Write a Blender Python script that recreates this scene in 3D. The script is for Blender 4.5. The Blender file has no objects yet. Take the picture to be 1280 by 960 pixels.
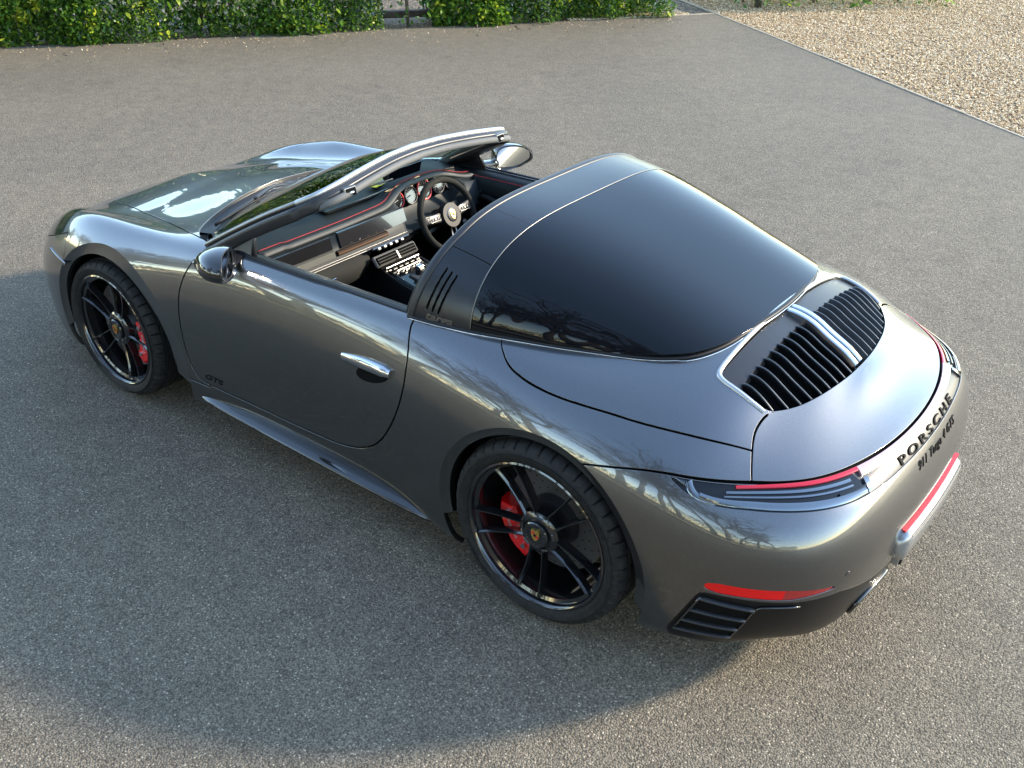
import bpy, math, random
import numpy as np
from mathutils import Vector, Matrix
from mathutils.bvhtree import BVHTree

SC = bpy.context.scene
COL = SC.collection
random.seed(7)
rng = np.random.default_rng(7)
def R(x): return x * math.pi / 180

# ------------------------------------------------------------------ camera
cam = bpy.data.objects.new('camera', bpy.data.cameras.new('camera'))
COL.objects.link(cam)
cam.location = (-4.0014, 3.1219, 2.5123)
cam.rotation_euler = (1.0484, -0.0181, -2.4920)
cam.data.lens = 1266.4 / 1280 * 36
cam.data.clip_end = 3000
SC.camera = cam

# ------------------------------------------------------------------ light
SUN_DIR = Vector((-1.6, -1.75, 1.05)).normalized()          # towards the sun
SUN_EL = math.asin(SUN_DIR.z)
SUN_AZ = math.atan2(SUN_DIR.x, SUN_DIR.y)                   # clockwise from +Y
world = bpy.data.worlds.new('World')
SC.world = world
world.use_nodes = True
wt = world.node_tree
wt.nodes.clear()
w_out = wt.nodes.new('ShaderNodeOutputWorld')
w_bg = wt.nodes.new('ShaderNodeBackground')
w_sky = wt.nodes.new('ShaderNodeTexSky')
w_sky.sky_type = 'NISHITA'
w_sky.sun_disc = False
w_sky.sun_elevation = SUN_EL
w_sky.sun_rotation = SUN_AZ
w_sky.air_density = 1.15
w_sky.dust_density = 0.1
w_sky.ozone_density = 0.5
w_bg.inputs['Strength'].default_value = 0.15
wt.links.new(w_sky.outputs[0], w_bg.inputs[0])
wt.links.new(w_bg.outputs[0], w_out.inputs[0])
sun = bpy.data.objects.new('sun', bpy.data.lights.new('sun', 'SUN'))
COL.objects.link(sun)
sun.data.energy = 2.1
sun.data.angle = R(5.0)
sun.data.color = (1.0, 0.86, 0.66)
sun.rotation_euler = SUN_DIR.to_track_quat('Z', 'Y').to_euler()
SC.view_settings.view_transform = 'Standard'
SC.view_settings.look = 'None'
SC.view_settings.exposure = 2.35
SC.view_settings.gamma = 1.0
SC.render.engine = 'CYCLES'
SC.cycles.use_denoising = True
SC.cycles.max_bounces = 8
SC.cycles.glossy_bounces = 5
SC.cycles.transmission_bounces = 6
SC.cycles.transparent_max_bounces = 12

# ------------------------------------------------------------------ materials
def mat(name, col=(0.5, 0.5, 0.5), rough=0.5, metal=0.0, coat=0.0, coat_rough=0.03, spec=0.5, trans=0.0, ior=1.45, emis=None, estr=0.0, alpha=1.0):
    m = bpy.data.materials.new(name)
    m.use_nodes = True
    b = m.node_tree.nodes['Principled BSDF']
    b.inputs['Base Color'].default_value = (*col, 1)
    b.inputs['Roughness'].default_value = rough
    b.inputs['Metallic'].default_value = metal
    b.inputs['Coat Weight'].default_value = coat
    b.inputs['Coat Roughness'].default_value = coat_rough
    b.inputs['Specular IOR Level'].default_value = spec
    b.inputs['Transmission Weight'].default_value = trans
    b.inputs['IOR'].default_value = ior
    b.inputs['Alpha'].default_value = alpha
    if emis:
        b.inputs['Emission Color'].default_value = (*emis, 1)
        b.inputs['Emission Strength'].default_value = estr
    return m

class NB:
    """tiny node-graph builder"""
    def __init__(self, m):
        self.nt = m.node_tree
        self.b = self.nt.nodes['Principled BSDF']
    def n(self, typ, **kw):
        nd = self.nt.nodes.new(typ)
        for k, v in kw.items():
            if k.startswith('i_'):
                key = k[2:].replace('_', ' ')
                nd.inputs[key].default_value = v
            else:
                setattr(nd, k, v)
        return nd
    def l(self, a, b):
        self.nt.links.new(a, b)
    def ramp(self, fac, stops):
        r = self.nt.nodes.new('ShaderNodeValToRGB')
        e = r.color_ramp.elements
        while len(e) > 1:
            e.remove(e[-1])
        e[0].position = stops[0][0]
        e[0].color = (*stops[0][1], 1)
        for pos, c in stops[1:]:
            q = e.new(pos)
            q.color = (*c, 1)
        self.l(fac, r.inputs[0])
        return r.outputs[0]
    def mix(self, fac, a, b, mode='MIX'):
        m = self.nt.nodes.new('ShaderNodeMix')
        m.data_type = 'RGBA'
        m.blend_type = mode
        for sock, v in ((m.inputs[0], fac), (m.inputs[6], a), (m.inputs[7], b)):
            if hasattr(v, 'is_linked') or hasattr(v, 'links'):
                self.l(v, sock)
            elif isinstance(v, (int, float)):
                sock.default_value = v
            else:
                sock.default_value = (*v, 1)
        return m.outputs[2]
    def coord(self, scale=1.0):
        g = self.nt.nodes.new('ShaderNodeNewGeometry')
        return g.outputs['Position']

def g3(v): return (v, v, v)

M = {}
# dark grey metallic paint: flakes under a clear coat
m = mat('agate_metallic_paint', (0.10, 0.098, 0.096), 0.36, 1.0, 1.0, 0.01)
m.node_tree.nodes['Principled BSDF'].inputs['Coat IOR'].default_value = 1.8
k = NB(m)
vo = k.n('ShaderNodeTexVoronoi', i_Scale=900.0)
k.l(k.coord(), vo.inputs['Vector'])
col = k.ramp(vo.outputs['Distance'], [(0.0, (0.140, 0.143, 0.147)), (0.5, (0.091, 0.093, 0.096)), (1.0, (0.058, 0.059, 0.061))])
no = k.n('ShaderNodeTexNoise', i_Scale=3.0, i_Detail=4.0)
k.l(k.coord(), no.inputs['Vector'])
col2 = k.mix(0.06, col, no.outputs['Color'], 'OVERLAY')
k.l(col2, k.b.inputs['Base Color'])
ro = k.n('ShaderNodeTexNoise', i_Scale=1.7, i_Detail=3.0)
k.l(k.coord(), ro.inputs['Vector'])
mr = k.n('ShaderNodeMapRange')
mr.inputs['To Min'].default_value = 0.008
mr.inputs['To Max'].default_value = 0.03
k.l(ro.outputs[0], mr.inputs[0])
k.l(mr.outputs[0], k.b.inputs['Coat Roughness'])
M['paint'] = m
M['gloss_black'] = mat('gloss_black', (0.008, 0.008, 0.009), 0.12, 0.0, 1.0, 0.02)
M['satin_black'] = mat('satin_black', (0.018, 0.018, 0.02), 0.38, 0.0)
M['bar'] = mat('satin_dark_bar_paint', (0.012, 0.014, 0.017), 0.34, 0.4, 0.3, 0.25)
M['black_plastic'] = mat('black_plastic', (0.009, 0.009, 0.010), 0.5, spec=0.35)
M['void'] = mat('unlit_cavity_black', (0.004, 0.004, 0.004), 0.9, spec=0.1)
M['chrome'] = mat('polished_metal', (0.55, 0.56, 0.58), 0.10, 1.0)
M['silver'] = mat('brushed_silver', (0.15, 0.15, 0.15), 0.34, 1.0)
M['pale_and_glare_trim'] = mat('pale_trim_and_sky_glare', (0.42, 0.43, 0.44), 0.38, 0.8, 0.3, 0.1)  # on lip and header the sky's reflection is put into this pale colour
M['rear_glass'] = mat('dark_privacy_glass', (0.003, 0.004, 0.006), 0.02, 0.0, 0.0, 0.0, spec=0.32)
M['pane'] = mat('clear_windscreen_glass', (0.55, 0.66, 0.62), 0.0, trans=1.0, ior=1.3, spec=0.5)
M['mirror_glass'] = mat('mirror_glass', (0.85, 0.88, 0.9), 0.01, 1.0)
M['red_lens'] = mat('red_reflector_lens', (0.62, 0.006, 0.006), 0.2, 0.0, 0.3, 0.0, spec=0.3)
M['pink_lens'] = mat('translucent_red_lamp_strip', (0.36, 0.010, 0.025), 0.2, 0.0, 0.35, 0.0, spec=0.3)
M['glare_pale_lens'] = mat('light_bar_with_sun_glare', (0.42, 0.27, 0.28), 0.15, 0.2, 1.0, 0.0)  # pale because the sun glare on the strip is put into the colour
M['clear_lens'] = mat('clear_lamp_lens', (0.16, 0.18, 0.20), 0.12, 0.9, 0.3, 0.0)
M['smoke_lens'] = mat('smoked_lamp_lens', (0.005, 0.0055, 0.007), 0.06, 0.0, 0.0, 0.0, spec=0.45)
M['leather'] = mat('black_leather', (0.008, 0.0085, 0.010), 0.5, spec=0.35)
M['dash_leather'] = mat('dark_blue_black_leather', (0.010, 0.014, 0.017), 0.55, spec=0.35)
M['suede'] = mat('grey_black_suede', (0.022, 0.022, 0.020), 0.9, spec=0.2)
M['olive_trim'] = mat('grey_green_trim_strip', (0.065, 0.065, 0.056), 0.6, 0.0, spec=0.25)
M['padded_grey'] = mat('grey_padded_trim', (0.10, 0.10, 0.098), 0.65, 0.0, spec=0.3)
M['copper'] = mat('copper_brown_strip', (0.11, 0.065, 0.042), 0.25, 0.8)
M['stitch'] = mat('red_thread', (0.28, 0.012, 0.02), 0.7)
M['dial_red'] = mat('red_dial_face', (0.55, 0.03, 0.03), 0.35)
M['dial_black'] = mat('black_dial_face', (0.01, 0.01, 0.012), 0.15, coat=1.0)
M['white_print'] = mat('white_print', (0.30, 0.30, 0.30), 0.6, spec=0.2)
M['yellow_print'] = mat('yellow_print', (0.75, 0.68, 0.05), 0.5)
M['gold'] = mat('gold_badge', (0.75, 0.50, 0.12), 0.3, 0.9)
M['red_caliper'] = mat('red_caliper_paint', (0.55, 0.005, 0.006), 0.25, 0.0, 1.0, 0.03)
M['badge_black'] = mat('black_badge', (0.005, 0.005, 0.006), 0.7, spec=0.1)
M['valance'] = mat('gloss_black_lower_bumper', (0.004, 0.004, 0.0045), 0.35, 0.0, 0.12, 0.06, spec=0.25)
M['red_dark'] = mat('deep_red_lens', (0.30, 0.006, 0.008), 0.12, 0.0, 1.0, 0.0)
M['plate_white'] = mat('white_plate_carrier', (0.34, 0.35, 0.36), 0.25, 0.7, 0.7, 0.05)
M['carpet'] = mat('black_carpet', (0.008, 0.008, 0.009), 0.95, spec=0.1)

# tyre rubber
m = mat('tyre_rubber', (0.018, 0.018, 0.019), 0.68, spec=0.3)
k = NB(m)
no = k.n('ShaderNodeTexNoise', i_Scale=60.0, i_Detail=5.0)
k.l(k.coord(), no.inputs['Vector'])
k.l(k.ramp(no.outputs[0], [(0.3, g3(0.006)), (0.7, g3(0.018))]), k.b.inputs['Base Color'])
M['rubber'] = m
# brake disc: perforated cast iron
m = mat('brake_disc_iron', (0.16, 0.155, 0.15), 0.38, 0.9)
M['disc'] = m
# ---- asphalt
def asphalt():
    m = mat('asphalt', (0.2, 0.19, 0.18), 0.85, spec=0.35)
    k = NB(m)
    P = k.coord()
    v = k.n('ShaderNodeTexVoronoi', i_Scale=170.0)
    k.l(P, v.inputs['Vector'])
    v2 = k.n('ShaderNodeTexVoronoi', i_Scale=380.0)
    k.l(P, v2.inputs['Vector'])
    sep = k.n('ShaderNodeSeparateColor')
    k.l(v.outputs['Color'], sep.inputs[0])
    c = k.ramp(sep.outputs[0], [(0.0, (0.05, 0.048, 0.043)), (0.35, (0.105, 0.101, 0.091)), (0.7, (0.148, 0.142, 0.128)), (0.95, (0.20, 0.192, 0.172)), (1.0, (0.50, 0.48, 0.44))])
    sep2 = k.n('ShaderNodeSeparateColor')
    k.l(v2.outputs['Color'], sep2.inputs[0])
    c2 = k.ramp(sep2.outputs[1], [(0.0, (0.05, 0.048, 0.043)), (0.6, (0.13, 0.125, 0.113)), (1.0, (0.23, 0.222, 0.20))])
    c = k.mix(0.45, c, c2)
    # binder seen between the stones
    e = k.ramp(v.outputs['Distance'], [(0.35, g3(1.0)), (0.75, g3(0.45))])
    c = k.mix(1.0, c, e, 'MULTIPLY')
    # large, soft patches of wear and dust
    n1 = k.n('ShaderNodeTexNoise', i_Scale=0.55, i_Detail=6.0, i_Roughness=0.6)
    k.l(P, n1.inputs['Vector'])
    w = k.ramp(n1.outputs[0], [(0.3, (1.24, 1.09, 0.91)), (0.7, (1.50, 1.31, 1.07))])
    c = k.mix(1.0, c, w, 'MULTIPLY')
    n2 = k.n('ShaderNodeTexNoise', i_Scale=7.0, i_Detail=5.0)
    k.l(P, n2.inputs['Vector'])
    w = k.ramp(n2.outputs[0], [(0.3, g3(0.9)), (0.7, g3(1.1))])
    c = k.mix(1.0, c, w, 'MULTIPLY')
    # darker damp streaks and a few oil spots
    n3 = k.n('ShaderNodeTexNoise', i_Scale=1.6, i_Detail=8.0, i_Roughness=0.7, i_Distortion=0.8)
    k.l(P, n3.inputs['Vector'])
    c = k.mix(1.0, c, k.ramp(n3.outputs[0], [(0.30, (0.80, 0.80, 0.81)), (0.42, g3(1.0)), (0.62, g3(1.0)), (0.75, (1.10, 1.08, 1.03))]), 'MULTIPLY')
    vs = k.n('ShaderNodeTexVoronoi', i_Scale=0.8)
    k.l(P, vs.inputs['Vector'])
    c = k.mix(1.0, c, k.ramp(vs.outputs['Distance'], [(0.0, g3(0.72)), (0.035, g3(0.86)), (0.055, g3(1.0))]), 'MULTIPLY')
    k.l(c, k.b.inputs['Base Color'])
    bm = k.n('ShaderNodeBump', i_Strength=0.9, i_Distance=0.0035)
    inv = k.n('ShaderNodeMath', operation='SUBTRACT')
    inv.inputs[0].default_value = 1.0
    k.l(v.outputs['Distance'], inv.inputs[1])
    k.l(inv.outputs[0], bm.inputs['Height'])
    k.l(bm.outputs[0], k.b.inputs['Normal'])
    return m
M['asphalt'] = asphalt()
def gravel(name, stops, sc=45.0):
    m = mat(name, (0.5, 0.4, 0.3), 0.8)
    k = NB(m)
    P = k.coord()
    v = k.n('ShaderNodeTexVoronoi', i_Scale=sc)
    k.l(P, v.inputs['Vector'])
    sep = k.n('ShaderNodeSeparateColor')
    k.l(v.outputs['Color'], sep.inputs[0])
    c = k.ramp(sep.outputs[0], stops)
    e = k.ramp(v.outputs['Distance'], [(0.3, g3(1.0)), (0.8, g3(0.35))])
    k.l(k.mix(1.0, c, e, 'MULTIPLY'), k.b.inputs['Base Color'])
    bm = k.n('ShaderNodeBump', i_Strength=1.0, i_Distance=0.012)
    inv = k.n('ShaderNodeMath', operation='SUBTRACT')
    inv.inputs[0].default_value = 1.0
    k.l(v.outputs['Distance'], inv.inputs[1])
    k.l(inv.outputs[0], bm.inputs['Height'])
    k.l(bm.outputs[0], k.b.inputs['Normal'])
    return m
GST = [(0.0, (0.13, 0.08, 0.04)), (0.2, (0.31, 0.20, 0.10)), (0.5, (0.46, 0.33, 0.18)), (0.8, (0.56, 0.44, 0.28)), (1.0, (0.72, 0.64, 0.50))]
M['gravel'] = gravel('golden_gravel', GST)
def per_object_ramp(name, stops, rough=0.8, attr='tone'):
    m = mat(name, (0.5, 0.5, 0.5), rough)
    k = NB(m)
    a = k.n('ShaderNodeAttribute', attribute_name=attr)
    k.l(k.ramp(a.outputs['Fac'], stops), k.b.inputs['Base Color'])
    return m, k
M['stone'], _ = per_object_ramp('gravel_stone', GST)
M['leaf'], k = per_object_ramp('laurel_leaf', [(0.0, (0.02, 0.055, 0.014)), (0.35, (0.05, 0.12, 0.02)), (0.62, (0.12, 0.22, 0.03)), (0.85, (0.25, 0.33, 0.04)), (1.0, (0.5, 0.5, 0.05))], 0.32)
k.b.inputs['Transmission Weight'].default_value = 0.0
tr = k.n('ShaderNodeBsdfTranslucent')
mx = k.n('ShaderNodeMixShader')
mx.inputs[0].default_value = 0.35
src = k.b.inputs['Base Color'].links[0].from_socket
tc = k.mix(1.0, src, (1.6, 1.7, 0.8), 'MULTIPLY')
k.l(tc, tr.inputs['Color'])
outn = [q for q in k.nt.nodes if q.type == 'OUTPUT_MATERIAL'][0]
k.l(k.b.outputs[0], mx.inputs[1])
k.l(tr.outputs[0], mx.inputs[2])
k.l(mx.outputs[0], outn.inputs[0])
M['soil'] = gravel('leaf_litter_soil', [(0.0, (0.03, 0.02, 0.012)), (0.5, (0.09, 0.06, 0.035)), (1.0, (0.26, 0.18, 0.10))], 30.0)
def wood(name, a, b):
    m = mat(name, a, 0.8)
    k = NB(m)
    n = k.n('ShaderNodeTexNoise', i_Scale=14.0, i_Detail=6.0)
    k.l(k.coord(), n.inputs['Vector'])
    k.l(k.ramp(n.outputs[0], [(0.3, a), (0.7, b)]), k.b.inputs['Base Color'])
    return m
M['edging'] = wood('weathered_timber', (0.26, 0.21, 0.15), (0.42, 0.35, 0.26))
M['dark_wood'] = wood('dark_damp_timber', (0.03, 0.024, 0.018), (0.07, 0.055, 0.04))
M['bark'] = wood('bark', (0.07, 0.055, 0.042), (0.15, 0.12, 0.09))
M['scrub'] = wood('dead_winter_scrub', (0.05, 0.042, 0.032), (0.11, 0.09, 0.065))
M['verge'] = wood('dry_grass_verge', (0.10, 0.11, 0.035), (0.20, 0.17, 0.08))
m = M['verge']
M['kerb'] = wood('sandy_kerb', (0.42, 0.34, 0.22), (0.52, 0.43, 0.30))

# ------------------------------------------------------------------ object helpers
def link(name, me, material, parent=None, kind=None, smooth=True):
    o = bpy.data.objects.new(name, me)
    COL.objects.link(o)
    if material is not None and not me.materials:
        me.materials.append(material)
    if parent is not None:
        o.parent = parent
    if kind:
        o['kind'] = kind
    return o
def mesh(name, V, F, material, parent=None, kind=None, smooth=True, sharp=None):
    me = bpy.data.meshes.new(name)
    me.from_pydata([tuple(map(float, v)) for v in V], [], [tuple(int(i) for i in f) for f in F])
    me.validate()
    if smooth:
        me.shade_smooth()
        if sharp is not None:
            me.set_sharp_from_angle(angle=R(sharp))
    return link(name, me, material, parent, kind)
def empty(name, parent=None, loc=(0, 0, 0)):
    o = bpy.data.objects.new(name, None)
    COL.objects.link(o)
    o.location = loc
    o.empty_display_size = 0.2
    if parent is not None:
        o.parent = parent
    return o
def tag(o, label, cat, group=None):
    o['label'] = label
    o['category'] = cat
    if group:
        o['group'] = group
    return o
def W(s, y, z):
    """car station (metres behind the front axle), half width, height -> world"""
    return Vector((-s, y, z))
def catmull(pts, n=8, closed=False):
    P = [np.array(q, float) for q in pts]
    out = []
    m = len(P)
    rngi = range(m) if closed else range(m - 1)
    for i in rngi:
        if closed:
            a, b, c, d = P[(i - 1) % m], P[i], P[(i + 1) % m], P[(i + 2) % m]
        else:
            a = P[i - 1] if i > 0 else 2 * P[0] - P[1]
            b, c = P[i], P[i + 1]
            d = P[i + 2] if i + 2 < m else 2 * P[-1] - P[-2]
        for t in np.arange(n) / n:
            out.append(0.5 * ((2 * b) + (c - a) * t + (2 * a - 5 * b + 4 * c - d) * t * t + (3 * b - a - 3 * c + d) * t ** 3))
    if not closed:
        out.append(P[-1])
    return np.array(out)
def sweep(path, prof, normals=None, closed_path=False, cap=True):
    """sweep a closed 2-D profile (u across, v along normal) along a path; returns V, F"""
    path = np.asarray(path, float)
    n = len(path)
    V, F = [], []
    T = np.zeros_like(path)
    for i in range(n):
        a = path[(i - 1) % n] if (i > 0 or closed_path) else path[i]
        b = path[(i + 1) % n] if (i < n - 1 or closed_path) else path[i]
        t = b - a
        T[i] = t / (np.linalg.norm(t) + 1e-12)
    m = len(prof[0]) if isinstance(prof[0][0], (tuple, list, np.ndarray)) else len(prof)
    per = isinstance(prof[0][0], (tuple, list, np.ndarray))
    for i in range(n):
        nn = np.array(normals[i] if normals is not None and len(np.shape(normals)) == 2 else (normals if normals is not None else (0, 0, 1)), float)
        nn = nn - T[i] * nn.dot(T[i])
        nn /= np.linalg.norm(nn) + 1e-12
        u = np.cross(T[i], nn)
        pr = prof[i] if per else prof
        for (a, b) in pr:
            V.append(path[i] + u * a + nn * b)
    lim = n if closed_path else n - 1
    for i in range(lim):
        j = (i + 1) % n
        for q in range(m):
            r = (q + 1) % m
            F.append((i * m + q, i * m + r, j * m + r, j * m + q))
    if cap and not closed_path:
        F.append(tuple(range(m))[::-1])
        F.append(tuple((n - 1) * m + q for q in range(m)))
    return V, F
def circ(r, n=8, sx=1.0, sy=1.0):
    return [(r * sx * math.cos(2 * math.pi * i / n), r * sy * math.sin(2 * math.pi * i / n)) for i in range(n)]
def rrect(w, h, r, n=3):
    out = []
    for cx, cy, a0 in ((w / 2 - r, h / 2 - r, 0), (-w / 2 + r, h / 2 - r, 90), (-w / 2 + r, -h / 2 + r, 180), (w / 2 - r, -h / 2 + r, 270)):
        for i in range(n + 1):
            a = R(a0 + 90 * i / n)
            out.append((cx + r * math.cos(a), cy + r * math.sin(a)))
    return out
def join(parts):
    V, F = [], []
    for v, f in parts:
        o = len(V)
        V.extend([tuple(q) for q in v])
        F.extend([tuple(i + o for i in q) for q in f])
    return V, F
def box(c, size, rot=None, bevel=0.0):
    """box centred at c; bevel>0 chamfers its edges"""
    hx, hy, hz = [q / 2 for q in size]
    b = min(bevel, hx, hy, hz)
    V = []
    F = []
    if b <= 0:
        V = [(sx * hx, sy * hy, sz * hz) for sx in (-1, 1) for sy in (-1, 1) for sz in (-1, 1)]
        F = [(0, 1, 3, 2), (4, 6, 7, 5), (0, 4, 5, 1), (2, 3, 7, 6), (0, 2, 6, 4), (1, 5, 7, 3)]
    else:
        idx = {}
        for sx in (-1, 1):
            for sy in (-1, 1):
                for sz in (-1, 1):
                    for ax in range(3):
                        p = [sx * (hx - b), sy * (hy - b), sz * (hz - b)]
                        p[ax] = (sx, sy, sz)[ax] * (hx, hy, hz)[ax]
                        idx[(sx, sy, sz, ax)] = len(V)
                        V.append(tuple(p))
        g = lambda a, b_, c_, ax: idx[(a, b_, c_, ax)]
        for s in (-1, 1):
            q = [g(s, -1, -1, 0), g(s, 1, -1, 0), g(s, 1, 1, 0), g(s, -1, 1, 0)]
            F.append(q if s > 0 else q[::-1])
            q = [g(-1, s, -1, 1), g(1, s, -1, 1), g(1, s, 1, 1), g(-1, s, 1, 1)]
            F.append(q[::-1] if s > 0 else q)
            q = [g(-1, -1, s, 2), g(1, -1, s, 2), g(1, 1, s, 2), g(-1, 1, s, 2)]
            F.append(q if s > 0 else q[::-1])
        for sx in (-1, 1):
            for sy in (-1, 1):
                for sz in (-1, 1):
                    q = [g(sx, sy, sz, 0), g(sx, sy, sz, 1), g(sx, sy, sz, 2)]
                    F.append(q if sx * sy * sz > 0 else q[::-1])
        for a in (-1, 1):
            for b2 in (-1, 1):
                q = [g(-1, a, b2, 1), g(1, a, b2, 1), g(1, a, b2, 2), g(-1, a, b2, 2)]
                F.append(q if a * b2 < 0 else q[::-1])
                q = [g(a, -1, b2, 0), g(a, 1, b2, 0), g(a, 1, b2, 2), g(a, -1, b2, 2)]
                F.append(q if a * b2 > 0 else q[::-1])
                q = [g(a, b2, -1, 0), g(a, b2, 1, 0), g(a, b2, 1, 1), g(a, b2, -1, 1)]
                F.append(q if a * b2 < 0 else q[::-1])
    Mx = Matrix.Translation(Vector(c))
    if rot is not None:
        Mx = Mx @ rot.to_4x4()
    return [tuple(Mx @ Vector(v)) for v in V], [tuple(f) for f in F]
def lathe(prof, n, axis_c, flip=False):
    """prof: (radius, y offset) pairs turned about the y axis through axis_c"""
    V, F = [], []
    m = len(prof)
    for i in range(n):
        a = 2 * math.pi * i / n
        for r, yy in prof:
            V.append((axis_c[0] + r * math.cos(a), axis_c[1] + yy, axis_c[2] + r * math.sin(a)))
    for i in range(n):
        j = (i + 1) % n
        for q in range(m - 1):
            f = (i * m + q, i * m + q + 1, j * m + q + 1, j * m + q)
            F.append(f if flip else f[::-1])
    return V, F

# ================================================================== CAR BODY SURFACE
# stations run round the car from nose centre to tail centre; every station lists points
# (s behind front axle, half width, height) from the sill up to the centre line
def side(s, rows): return [(s, y, z) for y, z in rows]
ST=[
 [(-.90,0,.13),(-.95,0,.17),(-.99,0,.30),(-1.0,0,.43),(-.985,0,.53),(-.94,0,.585),(-.875,0,.622),(-.78,0,.660),(-.67,0,.70),(-.55,0,.747),(-.47,0,.777)],
 [(-.88,.30,.13),(-.93,.30,.17),(-.965,.3,.3),(-.975,.3,.43),(-.955,.3,.53),(-.91,.3,.58),(-.84,.29,.622),(-.73,.27,.664),(-.61,.22,.708),(-.51,.12,.752),(-.44,0,.784)],
 [(-.80,.53,.13),(-.85,.54,.17),(-.885,.545,.3),(-.895,.545,.43),(-.87,.54,.53),(-.82,.53,.592),(-.735,.515,.65),(-.61,.495,.70),(-.50,.42,.718),(-.41,.23,.766),(-.36,0,.798)],
 [(-.66,.70,.13),(-.71,.72,.17),(-.74,.73,.3),(-.745,.733,.43),(-.72,.725,.53),(-.665,.71,.625),(-.585,.685,.71),(-.46,.645,.78),(-.38,.53,.744),(-.30,.3,.786),(-.26,0,.817)],
 [(-.50,.79,.13),(-.54,.815,.17),(-.565,.83,.3),(-.57,.835,.43),(-.56,.832,.54),(-.52,.812,.645),(-.45,.775,.735),(-.35,.71,.808),(-.28,.57,.758),(-.23,.33,.797),(-.21,0,.825)],
 [(-.38,.825,.13),(-.39,.865,.17),(-.40,.88,.3),(-.40,.888,.45),(-.39,.887,.56),(-.36,.865,.675),(-.31,.818,.768),(-.22,.735,.838),(-.17,.585,.771),(-.125,.34,.812),(-.105,0,.842)],
 [(-.15,.83,.13),(-.15,.875,.17),(-.15,.898,.31),(-.15,.91,.46),(-.15,.912,.59),(-.15,.892,.705),(-.145,.842,.795),(-.11,.742,.855),(-.05,.595,.789),(.00,.345,.838),(.02,0,.867)],
 [(.08,.84,.13),(.08,.885,.18),(.08,.905,.32),(.08,.918,.46),(.08,.924,.60),(.08,.905,.71),(.08,.855,.80),(.09,.75,.866),(.11,.602,.814),(.14,.352,.862),(.155,0,.891)],
 side(.32,[(.84,.13),(.88,.17),(.893,.30),(.90,.45),(.903,.60),(.887,.72),(.845,.815),(.76,.878),(.62,.852),(.36,.892),(0,.918)]),
 side(.60,[(.81,.13),(.85,.18),(.869,.28),(.878,.44),(.883,.60),(.875,.73),(.843,.83),(.785,.892),(.66,.915),(.40,.945),(0,.965)]),
 side(.90,[(.80,.13),(.832,.185),(.861,.275),(.868,.43),(.876,.60),(.868,.74),(.84,.85),(.795,.905),(.68,.93),(.4,.94),(0,.945)]),
 side(1.2,[(.80,.13),(.832,.185),(.860,.275),(.866,.43),(.874,.60),(.867,.745),(.84,.855),(.797,.912),(.68,.935),(.4,.94),(0,.945)]),
 side(1.5,[(.80,.13),(.834,.185),(.862,.275),(.87,.43),(.88,.60),(.873,.745),(.845,.858),(.80,.92),(.68,.94),(.4,.945),(0,.95)]),
 side(1.8,[(.81,.13),(.845,.18),(.872,.28),(.885,.43),(.895,.60),(.888,.74),(.855,.86),(.80,.925),(.70,.945),(.4,.955),(0,.96)]),
 side(2.1,[(.85,.12),(.885,.16),(.895,.28),(.908,.44),(.915,.60),(.905,.74),(.868,.855),(.79,.925),(.70,.955),(.38,1.0),(0,1.02)]),
 side(2.4,[(.85,.13),(.89,.18),(.905,.3),(.92,.45),(.926,.60),(.915,.73),(.872,.838),(.775,.905),(.67,.943),(.36,1.0),(0,1.03)]),
 side(2.68,[(.84,.14),(.88,.19),(.902,.31),(.916,.45),(.922,.59),(.907,.715),(.862,.81),(.76,.882),(.64,.935),(.36,1.01),(0,1.035)]),
 side(2.93,[(.82,.15),(.865,.20),(.888,.32),(.901,.45),(.906,.57),(.888,.685),(.84,.77),(.73,.845),(.60,.912),(.34,.98),(0,1.0)]),
 [(3.12,.78,.16),(3.15,.82,.21),(3.17,.845,.33),(3.18,.857,.45),(3.18,.86,.56),(3.17,.838,.66),(3.14,.78,.735),(3.10,.675,.805),(3.06,.54,.87),(3.03,.30,.935),(3.02,0,.955)],
 [(3.26,.68,.17),(3.31,.72,.22),(3.35,.745,.34),(3.37,.755,.45),(3.37,.755,.56),(3.355,.735,.655),(3.31,.685,.735),(3.24,.58,.797),(3.17,.43,.855),(3.12,.23,.91),(3.11,0,.92)],
 [(3.36,.52,.18),(3.41,.54,.235),(3.455,.555,.345),(3.48,.56,.46),(3.48,.56,.56),(3.455,.545,.66),(3.41,.51,.745),(3.33,.43,.793),(3.25,.31,.838),(3.18,.16,.882),(3.165,0,.893)],
 [(3.41,.27,.19),(3.455,.28,.25),(3.50,.285,.36),(3.52,.285,.47),(3.52,.285,.57),(3.495,.28,.665),(3.445,.26,.755),(3.365,.22,.80),(3.29,.16,.833),(3.22,.09,.87),(3.185,0,.885)],
 [(3.42,0,.19),(3.46,0,.25),(3.51,0,.36),(3.53,0,.47),(3.53,0,.57),(3.505,0,.67),(3.455,0,.76),(3.37,0,.805),(3.30,0,.833),(3.23,0,.867),(3.19,0,.882)],
]

for st in ST[-6:]:
    for j, (a_, y_, z_) in enumerate(st):
        k_ = max(0, (a_ - 2.95) / .55)
        dz = [.03, .03, .02, .01, 0, -.005, -.012, -.018, -.015, -.01, -.008][j]
        if st is not ST[-6] and st is not ST[-5] and st is not ST[-4] and j < 3: dz = (-.035, -.03, -.01)[j]
        st[j] = (a_ - .052 * k_, y_ * (1 - .05 * k_ * (y_ > .1)), z_ + dz * min(1, k_ * 1.5))

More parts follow.
